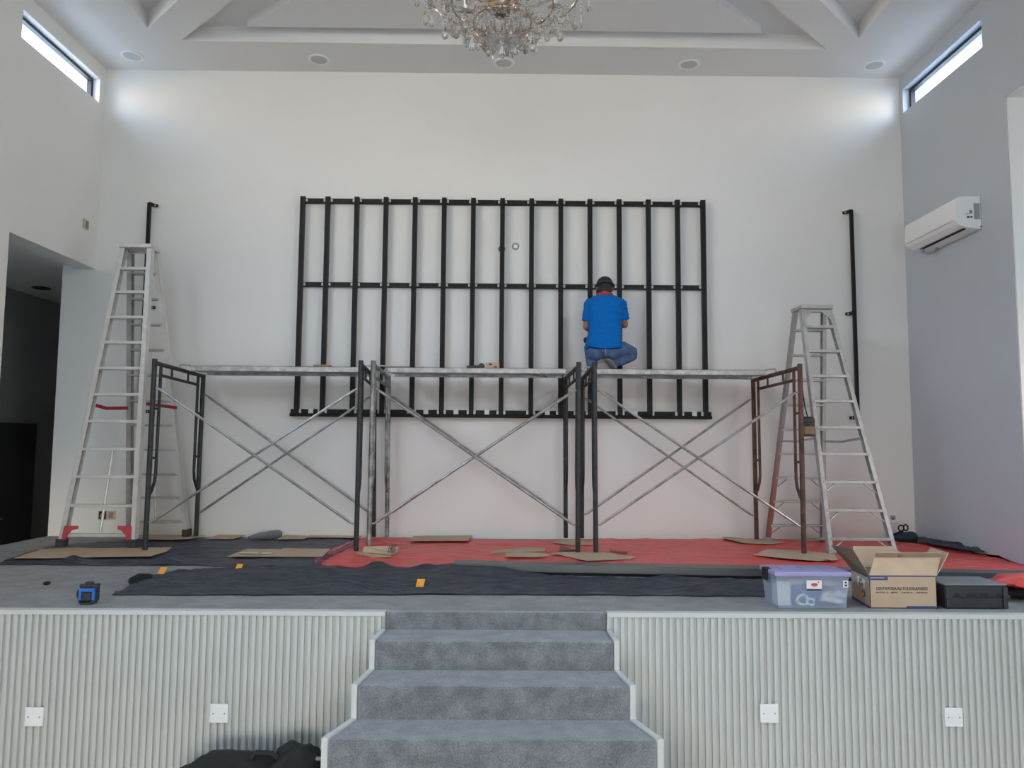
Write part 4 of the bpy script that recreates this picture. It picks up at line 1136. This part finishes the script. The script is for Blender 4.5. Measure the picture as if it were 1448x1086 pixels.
# teal pouch by the right corner
p = at(1277, 768, z=.016)
s = thing('tool_pouch', (p.x, p.y, .02), 'dark teal cloth pouch with a looped strap in the right corner', 'pouch')
rs = []
for x, hy, h in ((-.145, .02, .03), (-.12, .06, .06), (-.06, .085, .085), (0, .095, .10), (.06, .095, .115), (.105, .085, .115), (.125, .07, .10), (.13, .05, .06)):
    zb = .02 + max(0, -x*.22)
    rs.append([V((p.x + x, p.y + hy*math.cos(t), zb + h*.5 + h*.5*math.sin(t))) for t in [2*PI*k/12 for k in range(12)]])
MB().rings(rs).build('pouch_body', M['teal'], s, smooth=True)
for k, (dx, dz, rx) in enumerate(((-.025, .17, .028), (.022, .175, .022))):
    MB().tube([(p.x + dx + rx*math.cos(t), p.y - .02, dz + .03*math.sin(t)) for t in [2*PI*i/14 for i in range(15)]], .008, 8).build('strap_loop', M['bag'], s, smooth=True)
MB().tube([(p.x - .13, p.y - .03, .07), (p.x - .09, p.y - .05, .12), (p.x - .02, p.y - .04, .14)], .012, 8).build('strap', M['bag'], s, smooth=True)

# black bags on the hall floor
cy = 4.22
s = thing('equipment_bag', (at(370, 1086, Y=cy).x, cy, FLOOR), 'slumped black cloth bags on the hall floor left of the stairs', 'bag')
x0 = at(275, 1075, Y=cy).x; x1 = at(455, 1075, Y=cy).x; xm = (x0 + x1)/2
lump((xm - .05, cy - .05, FLOOR + .12), (.42, .24, .155), 1.7, .28, 40, 18, FLOOR + .002).build('bag_body', M['bag'], s, smooth=True)
lump((at(418, 1070, Y=cy).x, cy + .02, FLOOR + .19), (.15, .15, .12), 5.1, .28, 28, 14, FLOOR + .002).build('bag_top', M['bag'], s, smooth=True)
MB().tube([at(356, 1072, Y=cy - .05), at(362, 1065, Y=cy - .05), at(385, 1066, Y=cy - .05), at(392, 1073, Y=cy - .05)], .016, 10).build('handle', M['bag'], s, smooth=True)
q = at(452, 1073, Y=4.12)
MB().box((q.x - .02, q.y - .01, q.z - .006), (q.x + .02, q.y + .01, q.z + .008)).build('buckle', M['grey_pl'], s, bevel=.003)

# ------------------------------------------------------------------ air conditioner
dp = .245
ya = at(1387, 300, X=XR - .005).y; yb = at(1279.5, 335, X=XR - dp).y; zt = at(1387, 277, Y=ya).z; zb = at(1388, 323.5, Y=ya).z
s = thing('air_conditioner', (XR, (ya + yb)/2, zb), 'white split air conditioner mounted on the blue-grey right wall', 'air conditioner')
H = zt - zb
prof = [(0, 0), (.06, .003), (.12, .011), (.17, .024), (.205, .042), (.226, .064), (.234, .09), (.236, .12), (.233, .19), (.229, .25), (.22, .273), (.195, .288), (.13, .295), (.06, .298), (0, .298)]
prof = [(d_*dp/.236, z_*H/.298) for d_, z_ in prof]
mb = MB().rings([[V((XR - .004 - d_, y, zb + z_)) for d_, z_ in prof] for y in (ya, yb)]); mb.build('body', M['white_pl'], s, smooth=True, bevel=.004)
def acp(i, y, out=.004):
    d_, z_ = prof[i]; return V((XR - .001 - d_, y, zb + z_))
# front panel seam and louvre
def band(d0, z0_, d1, z1_, y0_, y1_, nm, m, out):
    p0 = V((XR - .004 - d0, y0_, zb + z0_)); p1 = V((XR - .004 - d1, y0_, zb + z1_)); e = p1 - p0; n = V((-e.z, 0, e.x)).normalized()
    if n.z > 0: n = -n
    mb = MB().prism([p0, V((p0.x, y1_, p0.z)), V((p1.x, y1_, p1.z)), p1], n*out); mb.build(nm, m, s)
band(.2445, .082, .2455, .087, ya + .03, yb - .02, 'panel_seam', M['grey_pl'], .0012)
band(.168, .0195, .228, .052, ya + .10, yb - .05, 'louvre', M['white_pl'], .006)
band(.120, .0085, .146, .0155, ya + .04, yb - .10, 'air_slot', M['black'], .003)
# stickers on the end cap facing the hall
def ac_sticker(x0, y0_, x1, y1_, nm, m):
    p0, p1 = at(x0, y1_, Y=ya - .001), at(x1, y0_, Y=ya - .001); MB().box((p0.x, ya - .0025, p0.z), (p1.x, ya + .001, p1.z)).build(nm, m, s)
ac_sticker(1377.5, 287.5, 1385, 310, 'grey_label', M['grey_pl'])
ac_sticker(1366, 302, 1370, 303, 'printed_mark', M['beige_dark']); ac_sticker(1371, 297, 1374.5, 302, 'printed_mark', M['beige_dark']); ac_sticker(1367.5, 305.5, 1370.7, 308, 'printed_mark', M['dark_pl']); ac_sticker(1372.3, 305.5, 1375, 308, 'printed_mark', M['dark_pl'])
ac_sticker(1386.3, 319.5, 1388, 321.3, 'screw', M['dark_pl'])
c = V((XR - .1, yb - .12, zb + .012))
MB().tube([c + V((-.04, .0, 0)), c + V((-.035, -.01, -.035)), c + V((0, -.03, -.055)), c + V((.05, -.06, -.045)), c + V((.08, -.08, -.005))], .013, 10).build('drain_hose', M['grey_pl'], s, smooth=True)

# ------------------------------------------------------------------ chandelier
YCH = 4.25
cb = at(710, 83, Y=YCH); cx = cb.x; zbot = cb.z
s = thing('chandelier', (cx, YCH, ZC), 'large crystal chandelier with champagne gold frame hanging from the ceiling', 'chandelier')
sc = YCH/F
MB().tube([(cx, YCH, ZC), (cx, YCH, zbot + .33)], .012, 10).build('stem', M['gold'], s, smooth=True)
MB().lathe((cx, YCH, ZC - .05), [(.02, 0), (.09, .02), (.10, .05)], 24).build('ceiling_rose', M['gold'], s, smooth=True)
MB().lathe((cx, YCH, zbot + .25), [(.01, 0), (.05, .015), (.09, .05), (.10, .09), (.07, .13), (.03, .2), (.05, .28), (.02, .36)], 20).build('centre_bowl', M['gold'], s, smooth=True)
for r_, z_ in ((.46, .42), (.30, .33), (.17, .22)):
    MB().tube([(cx + r_*math.cos(t), YCH + r_*math.sin(t), zbot + z_) for t in [2*PI*k/40 for k in range(41)]], .006, 8).build('ring', M['gold'], s, smooth=True)
for k in range(10):
    t = 2*PI*k/10 + .2; d = V((math.cos(t), math.sin(t), 0)); o_ = V((cx, YCH, zbot))
    pts = [o_ + d*.05 + V((0, 0, .34)), o_ + d*.18 + V((0, 0, .27)), o_ + d*.34 + V((0, 0, .29)), o_ + d*.46 + V((0, 0, .42)), o_ + d*.50 + V((0, 0, .52))]
    a_ = MB().tube(pts, [.008, .008, .007, .006, .006], 8).build('arm', M['crystal_amber'], s, smooth=True)
    e = pts[-1]
    MB().lathe(e, [(.01, 0), (.045, .012), (.05, .02), (.02, .022)], 16).build('drip_pan', M['crystal'], a_, smooth=True)
    MB().tube([e + V((0, 0, .02)), e + V((0, 0, .11))], .011, 10).build('candle_sleeve', M['white_pl'], a_)
    MB().lathe(e + V((0, 0, .11)), [(.006, 0), (.014, .02), (.012, .04), (.002, .065)], 12).build('bulb', M['bulb'], a_, smooth=True)
# crystal drops: one mesh of each kind, copied
def drop_mesh(nm, m, prof, seg):
    o = MB().lathe((0, 0, 0), prof, seg).build(nm, m, s, origin=(0, 0, 0)); me = o.data
    for v in me.vertices: v.co = v.co + world_loc(s)
    C.objects.unlink(o); bpy.data.objects.remove(o); return me
tear = [(.0015, 0), (.0125, .008), (.0165, .018), (.015, .030), (.0085, .048), (.0025, .064)]
dm = [drop_mesh('crystal_drop', M['crystal'], tear, 8), drop_mesh('crystal_drop', M['crystal_amber'], tear, 8),
      drop_mesh('crystal_drop', M['crystal'], [(.0015, 0), (.007, .012), (.0085, .03), (.006, .05), (.002, .075)], 6)]
beads = MB()
def hang(x, y, zlow, k, scl=1., chain=None):
    o = bpy.data.objects.new('crystal_drop', dm[k]); C.objects.link(o); o.parent = s
    o.location = V((x, y, zlow)) - V((cx, YCH, ZC)); o.scale = (scl, scl, scl); o.rotation_euler = (0, 0, random.random()*3)
    n = chain if chain is not None else 3
    for i in range(n):
        zz = zlow + .062*scl + .012 + i*.021
        beads.ball((x, y, zz), (.0075, .0075, .009), 6, 4)
edge_drops = [(589, 10, 1), (601, 36, 1), (610, 39, 0), (629, 56, 1), (645, 55, 1), (667, 73, 0), (688, 66, 1), (710, 83, 0), (731, 67, 1), (753, 74, 1), (774, 59, 1), (792, 59, 1), (813, 42, 1), (822, 40, 2), (833, 17, 1), (627, 26, 2), (650, 48, 2)]
for i, (px, py, k) in enumerate(edge_drops):
    dx = (px - 710)*sc; rr = max(abs(dx), [.46, .3, .17][i % 3]*.5) 
    yy = YCH - math.sqrt(max(0, min(.48, abs(dx) + .12)**2 - dx*dx))*(1 if i % 2 else -1)*.8
    q = at(px, py, Y=yy); hang(q.x, yy, q.z, k, 1.25, 4)
for i in range(82):
    t = random.random()*2*PI; tier = i % 4
    r_ = (.46, .33, .22, .12)[tier] + random.uniform(-.03, .03)
    low = (.30, .17, .085, .05)[tier] + random.uniform(0, .07)
    hang(cx + r_*math.cos(t), YCH + r_*math.sin(t), zbot + low, (0, 0, 1, 2)[random.randrange(4)], random.uniform(.8, 1.15), 3)
# bead swags and scrolls between the tiers: beyond counting
for i in range(26):
    t = 2*PI*i/26
    for (ra, za, rb, zb_, sag) in ((.46, .42, .30, .33, .12), (.30, .33, .17, .22, .11), (.17, .22, .03, .10, .05)):
        a_ = V((cx + ra*math.cos(t), YCH + ra*math.sin(t), zbot + za)); b_ = V((cx + rb*math.cos(t + .25), YCH + rb*math.sin(t + .25), zbot + zb_))
        n = 11
        for j in range(n + 1):
            u = j/n; p_ = a_.lerp(b_, u) - V((0, 0, 4*sag*u*(1 - u))); beads.ball(p_, .0062, 6, 4)
o = beads.build('bead_strings', M['crystal'], s, smooth=True); o['kind'] = 'stuff'
sc_ = MB()
for i in range(16):
    t = 2*PI*i/16; d = V((math.cos(t), math.sin(t), 0))
    for r0, zz in ((.13, .13), (.22, .2)):
        pts = [V((cx, YCH, zbot + zz)) + d*(r0 + .03*math.cos(a_)*a_/5) + V((0, 0, .03*math.sin(a_)*a_/5)) for a_ in [k*.45 for k in range(14)]]
        sc_.tube(pts, .0045, 6)
o = sc_.build('gold_scrolls', M['gold'], s, smooth=True); o['kind'] = 'stuff'

# ------------------------------------------------------------------ the worker
def remesh(mb, name, m, parent, vox, smooth_it=4, fold=0., fscale=20.):
    o = mb.build(name, m, parent, smooth=False)
    r = o.modifiers.new('r', 'REMESH'); r.mode = 'VOXEL'; r.voxel_size = vox
    if smooth_it:
        q = o.modifiers.new('s', 'SMOOTH'); q.factor = .5; q.iterations = smooth_it
    dg = bpy.context.evaluated_depsgraph_get(); dg.update()
    me = bpy.data.meshes.new_from_object(o.evaluated_get(dg)); o.modifiers.clear(); old = o.data; o.data = me; me.name = name
    bpy.data.meshes.remove(old)
    if fold:     # soft creases in the cloth
        ns = [V(v.normal) for v in me.vertices]
        for v, nv in zip(me.vertices, ns):
            n = noise.noise(V((v.co.x*fscale*.35 + v.co.z*fscale*.2, v.co.y*fscale*.4, v.co.z*fscale)))
            v.co += nv*fold*((1 - abs(n))**4 - .3)
    me.materials.clear(); me.materials.append(m)
    me.polygons.foreach_set('use_smooth', [True]*len(me.polygons))
    return o


def limb(mb, pts, seg=14):
    for i in range(len(pts) - 1):
        (a, ra), (b, rb) = pts[i], pts[i + 1]
        mb.tube([a, a.lerp(b, .33), a.lerp(b, .66), b], [ra, ra + (rb - ra)*.33, ra + (rb - ra)*.66, rb], seg)
    for p_, r_ in pts: mb.ball(p_, r_, seg, 10)


YP = 7.56
hd = at(855, 406, Y=YP + .10); head = hd
neck = at(855, 419, Y=YP + .03); chest = at(855.5, 440, Y=YP); waist = at(855, 478, Y=YP - .05); hip = at(853, 496, Y=YP - .04)
shL, shR = at(835, 427.5, Y=YP + .02), at(877.5, 427.5, Y=YP + .02)
elL, elR = at(829.5, 462, Y=YP + .03), at(883, 459, Y=YP + .05)
wrL, wrR = at(841, 470, Y=YP + .27), at(869, 456, Y=YP + .30)
hipL, hipR = at(841, 498, Y=YP - .03), at(865, 497, Y=YP - .03)
knL, knR = at(835, 492, Y=YP + .34), at(893, 500.5, Y=YP + .26)
anL = at(837, 519, Y=YP + .0); anL.z = ZTOP + .055
anR = at(866, 512, Y=YP + .02)
wk = thing('person', (hip.x, YP, ZTOP), 'person in blue t-shirt, jeans and black cap crouching on the plank, facing the frame', 'person')
mb = MB()
# head, tilted forward; face looks at the wall (+y)
tilt = Matrix.Rotation(-.35, 3, 'X')
mb.ball(head, (.076, .096, .112), 20, 14, tilt)
mb.ball(head + tilt @ V((0, .03, -.055)), (.056, .062, .062), 16, 10, tilt)
mb.ball(head + tilt @ V((0, .104, -.02)), (.015, .018, .026), 10, 8, tilt)          # nose
mb.ball(head + tilt @ V((0, .088, -.062)), (.026, .014, .008), 10, 6, tilt)         # lips
mb.ball(head + tilt @ V((0, .080, -.095)), (.024, .02, .018), 10, 6, tilt)          # chin
mb.ball(head + tilt @ V((0, .086, .02)), (.05, .014, .012), 12, 6, tilt)            # brow
for sg in (-1, 1): mb.ball(head + tilt @ V((sg*.079, -.002, -.015)), (.012, .022, .033), 10, 8, tilt)
limb(mb, [(head + V((0, -.02, -.05)), .055), (neck + V((0, 0, -.01)), .058)])
limb(mb, [(neck + V((0, 0, -.04)), .06), (chest, .11), (waist, .105), (hip + V((0, .01, .045)), .085)])
limb(mb, [(neck + V((0, 0, -.03)), .045), (shL + V((.015, 0, -.015)), .042)]); limb(mb, [(neck + V((0, 0, -.03)), .045), (shR + V((-.015, 0, -.015)), .042)])
for sh, el, wr, sg in ((shL, elL, wrL, 1), (shR, elR, wrR, -1)):
    limb(mb, [(sh + V((0, 0, -.02)), .042), (sh.lerp(el, .5), .042), (el, .038), (el.lerp(wr, .35), .038), (wr, .026)])
    d = (wr - el).normalized(); up = V((0, 0, 1)); sd = d.cross(up).normalized(); up = sd.cross(d)
    pc = wr + d*.045
    mb.ball(pc, (.016, .016, .016)); limb(mb, [(wr, .025), (wr + d*.03 + sd*.012, .02), (wr + d*.085 + sd*.022, .016)]); limb(mb, [(wr + d*.03 - sd*.012, .02), (wr + d*.085 - sd*.022, .016)])
    limb(mb, [(wr + d*.03, .02), (wr + d*.088, .017)])
    for k, ln_ in enumerate((.062, .074, .069, .052)):     # four fingers curled down, around the tool
        b0 = wr + d*.088 + sd*(.030 - .020*k)
        b1 = b0 + d*ln_*.48 - up*.010; b2 = b1 + d*ln_*.12 - up*ln_*.34; b3 = b2 - d*ln_*.22 - up*ln_*.16
        limb(mb, [(b0, .0095), (b1, .009), (b2, .0085), (b3, .0075)], 8)
    t0 = wr + d*.03 + sd*sg*.026; t1 = t0 + d*.03 + sd*sg*.024 - up*.012; t2 = t1 + d*.032 - up*.012 + sd*sg*-.006
    limb(mb, [(t0, .013), (t1, .011), (t2, .009)], 8)
for hp, kn, an in ((hipL, knL, anL), (hipR, knR, anR)):
    limb(mb, [(hp, .07), (hp.lerp(kn, .5), .06), (kn, .045), (kn.lerp(an, .4), .042), (kn.lerp(an, .85), .03)])
body = remesh(mb, 'body', M['skin'], wk, .0055, 3)
for sg in (-1, 1):
    MB().ball(head + tilt @ V((sg*.030, .083, .002)), .012, 10, 8).build('eye', M['eye'], wk, smooth=True)
# hair below the cap
mb = MB(); mb.ball(head + tilt @ V((0, -.012, -.008)), (.080, .094, .072), 20, 12, tilt); mb.ball(head + V((0, -.058, -.045)), (.070, .040, .052), 16, 10); mb.ball(head + V((0, -.02, -.03)), (.084, .07, .05), 16, 10)
remesh(mb, 'hair', M['hair'], wk, .006, 2)
# cap: crown, band and peak towards the wall
tc = Matrix.Rotation(-.30, 3, 'X')
rs = []
for i in range(10):
    a_ = i/9*PI/2; rs.append([head + V((0, -.006, .012)) + tc @ V((.092*math.cos(a_)**.7*math.cos(t) if i < 9 else .004*math.cos(t), .108*math.cos(a_)**.7*math.sin(t) if i < 9 else .004*math.sin(t), .108*math.sin(a_) - .018)) for t in [2*PI*k/24 for k in range(24)]])
cp = MB().rings(rs).build('cap', M['cap'], wk, smooth=True)
bandpts = [head + V((0, -.006, .012)) + tc @ V((.0935*math.cos(t), .1095*math.sin(t), -.008)) for t in [2*PI*k/28 for k in range(29)]]
MB().tube(bandpts, .0075, 8).build('cap_band', M['dark_pl'], cp, smooth=True)
brim = [head + tc @ V((.088*math.cos(t), .10*math.sin(t), -.004)) for t in [PI*k/10 for k in range(11)]] + [head + tc @ V((.075*math.cos(t), .10 + .075*math.sin(t), -.022)) for t in [PI - PI*k/10 for k in range(11)]]
MB().prism(brim, tc @ V((0, 0, .004))).build('brim', M['cap'], cp)
# red neckband
nb = [neck + V((.068*math.cos(t), .064*math.sin(t), .016 + .004*math.sin(t))) for t in [2*PI*k/24 for k in range(25)]]
MB().tube(nb, [.021]*25, 8).build('neckband', M['neck_red'], wk, smooth=True)['label'] = 'red band round the neck'
# shirt
mb = MB()
rows = [(416.5, 855, 9, .06, .04), (420, 855, 15, .085, .03), (424.5, 855.5, 22, .105, .02), (431, 855.5, 25, .122, .005), (442, 855.5, 25, .135, -.01), (455, 855.5, 23.2, .135, -.025), (468, 855, 23.0, .132, -.04), (480, 854.5, 24.8, .135, -.045), (488, 854, 26.2, .142, -.045), (494, 853.5, 24.8, .146, -.045)]
rs = []
for y, xc, hw, hd_, dy_ in rows:
    c = at(xc, y, Y=YP + dy_); w_ = hw*c.y/F
    ring = []
    for k in range(36):
        t = 2*PI*k/36; e_ = .82
        cx_, sy_ = math.copysign(abs(math.cos(t))**e_, math.cos(t)), math.copysign(abs(math.sin(t))**e_, math.sin(t))
        wr_ = 1 + .022*noise.noise(V((math.cos(t)*2.2, c.z*9, math.sin(t)*2.2)))
        tail = -.012*(1 if y > 490 else 0)*math.sin(3*t)
        ring.append(c + V((w_*cx_*wr_, hd_*sy_*wr_, tail)))
    rs.append(ring)
mb.rings(rs)
for sh, el, top in ((shL, elL, 1), (shR, elR, -1)):
    e = sh.lerp(el, .80)
    limb(mb, [(neck + V((top*-.03, -.01, -.035)), .062), (sh + V((top*.02, 0, -.012)), .062), (sh + V((0, 0, -.016)), .060)])
    mb.tube([sh, sh.lerp(e, .5), e], [.060, .060, .060], 18)
remesh(mb, 'tshirt', M['shirt'], wk, .007, 4, .006, 17)
# jeans
mb = MB()
mb.ball(hip.lerp(waist, .12), (.165, .125, .10), 22, 12); mb.ball(hipL + V((.015, -.03, 0)), (.09, .09, .085), 16, 10); mb.ball(hipR + V((-.015, -.03, 0)), (.09, .09, .085), 16, 10)
mb.ball(waist + V((0, .01, -.04)), (.155, .115, .10), 20, 10)
limb(mb, [(hipL, .090), (hipL.lerp(knL, .5), .082), (knL, .066), (knL.lerp(anL, .45), .064), (anL + V((0, 0, .01)), .056)])
limb(mb, [(hipR + V((.012, 0, .005)), .090), (hipR.lerp(knR, .5) + V((0, -.01, .035)), .080), (knR + V((0, 0, .02)), .062), (knR + V((.004, -.01, -.02)), .054), (knR.lerp(anR, .5) + V((0, -.03, -.022)), .056), (anR + V((.015, .0, -.005)), .048)])
jn = remesh(mb, 'jeans', M['jeans'], wk, .007, 2, .004, 26)
MB().tube([hip + V((.0, -.122, .075)), hip + V((.004, -.137, .0)), hip + V((.012, -.12, -.06))], .0035, 6).build('seam', M['grey_pl'], jn)
rg = [waist + V((.150*math.cos(t) - .008, .118*math.sin(t) + .005, -.112)) for t in [2*PI*k/30 for k in range(31)]]
MB().tube(rg, .014, 8).build('belt', M['bag'], wk, smooth=True)
MB().ball(at(828.3, 481, Y=YP - .03), (.024, .03, .03), 12, 8).build('belt_pouch', M['bag'], wk, smooth=True)
# shoes: heel to toe
def shoe(heel, toe, w_, flat):
    d = (toe - heel); L = d.length; d = d.normalized(); sd = V((d.y, -d.x, 0)).normalized() if abs(d.z) < .95 else V((1, 0, 0)); up = sd.cross(d).normalized()
    if up.z < 0 and abs(up.z) > .1: up = -up; sd = -sd
    rs = []; ss = []
    for u, wv, hv in ((.0, .5, .6), (.05, .8, .95), (.2, .9, 1.0), (.4, .85, .9), (.6, .98, .62), (.8, 1., .48), (.93, .8, .38), (1., .4, .25)):
        c = heel + d*L*u; rs.append([c + sd*w_*wv*math.cos(t) + up*(.034*hv + .034*hv*math.sin(t) + .014) for t in [2*PI*k/14 for k in range(14)]])
        ss.append([c + sd*w_*1.06*wv*math.cos(t) + up*(.009 + .012*math.sin(t)) for t in [2*PI*k/14 for k in range(14)]])
    o = MB().rings(rs).build('shoe', M['shoe'], wk, smooth=True); MB().rings(ss).build('sole', M['sole'], o, smooth=True)
hl = anL + V((.02, -.05, 0)); hl.z = ZTOP + .004
shoe(hl, hl + V((-.02, .255, 0)), .042, True)
toe = at(869, 526, Y=YP + .04); toe.z = ZTOP + .012
hr = at(857.5, 508.5, Y=YP - .08)
shoe(hr, toe, .040, False)
# ------------------------------------------------------------------ light: overcast daylight through the windows
w = bpy.data.worlds.new('sky'); bpy.context.scene.world = w; w.use_nodes = True
nt = w.node_tree; bg = nt.nodes['Background']
tc = nt.nodes.new('ShaderNodeTexCoord'); sx = nt.nodes.new('ShaderNodeSeparateXYZ'); rp = nt.nodes.new('ShaderNodeValToRGB')
nt.links.new(tc.outputs['Generated'], sx.inputs[0]); nt.links.new(sx.outputs['Z'], rp.inputs['Fac'])
e = rp.color_ramp.elements
e[0].position = 0.; e[0].color = (.68, .62, .52, 1)
e[1].position = .9; e[1].color = (.50, .71, 1., 1)
k = e.new(.10); k.color = (.90, .84, .74, 1)
k = e.new(.22); k.color = (.86, .87, .86, 1)
k = e.new(.42); k.color = (.57, .75, 1., 1)
nt.links.new(rp.outputs[0], bg.inputs['Color'])
bg.inputs['Strength'].default_value = 23.0


def portal(loc, rot, sx_, sy_):
    l = bpy.data.lights.new('daylight_portal', 'AREA'); l.shape = 'RECTANGLE'; l.size = sx_; l.size_y = sy_
    l.cycles.is_portal = True
    o = bpy.data.objects.new('daylight_portal', l); C.objects.link(o); o.location = loc; o.rotation_euler = rot
portal((0, YR - .3, (RH + FLOOR)/2), (R(90), 0, 0), 2*RW, RH - FLOOR)      # -z of the light faces +y
portal((XA + .22, 4.1, 1.6), (R(90), 0, R(90)), 1.8, 1.2)
portal((XL - .25, 1.05, 4.45), (R(90), 0, R(-90)), 6.5, .9)
portal((XR + .25, -.65, 4.45), (R(90), 0, R(90)), 5.1, .9)
portal((-5.65, 4.55, .4), (R(90), 0, 0), .7, 1.0)
portal((XL - .2, sum(WL)/2, (zw0 + zw1)/2), (R(90), 0, R(-90)), WL[1] - WL[0], zw1 - zw0)
portal((XR + .2, sum(WR)/2, (zw0 + zw1)/2), (R(90), 0, R(90)), WR[1] - WR[0], zw1 - zw0)

# ------------------------------------------------------------------ camera
cam = bpy.data.cameras.new('camera'); cam.sensor_fit = 'HORIZONTAL'; cam.sensor_width = 36; cam.lens = F*36/1448; cam.clip_start = .05
co = bpy.data.objects.new('camera', cam); C.objects.link(co)
fw = ray(724, 543).normalized(); rt = (ray(725, 543) - ray(724, 543)).normalized(); up = rt.cross(fw).normalized()
co.matrix_world = Matrix(((rt.x, up.x, -fw.x, 0), (rt.y, up.y, -fw.y, 0), (rt.z, up.z, -fw.z, EYE), (0, 0, 0, 1)))
sc_ = bpy.context.scene; sc_.camera = co
sc_.view_settings.view_transform = 'Standard'; sc_.view_settings.look = 'None'; sc_.view_settings.gamma = 1; sc_.view_settings.use_curve_mapping = False
sc_.view_settings.exposure = -0.05
sc_.cycles.use_denoising = True; sc_.cycles.caustics_refractive = False; sc_.cycles.caustics_reflective = False
sc_.cycles.max_bounces = 12; sc_.cycles.diffuse_bounces = 6; sc_.cycles.transparent_max_bounces = 12; sc_.cycles.sample_clamp_indirect = 6
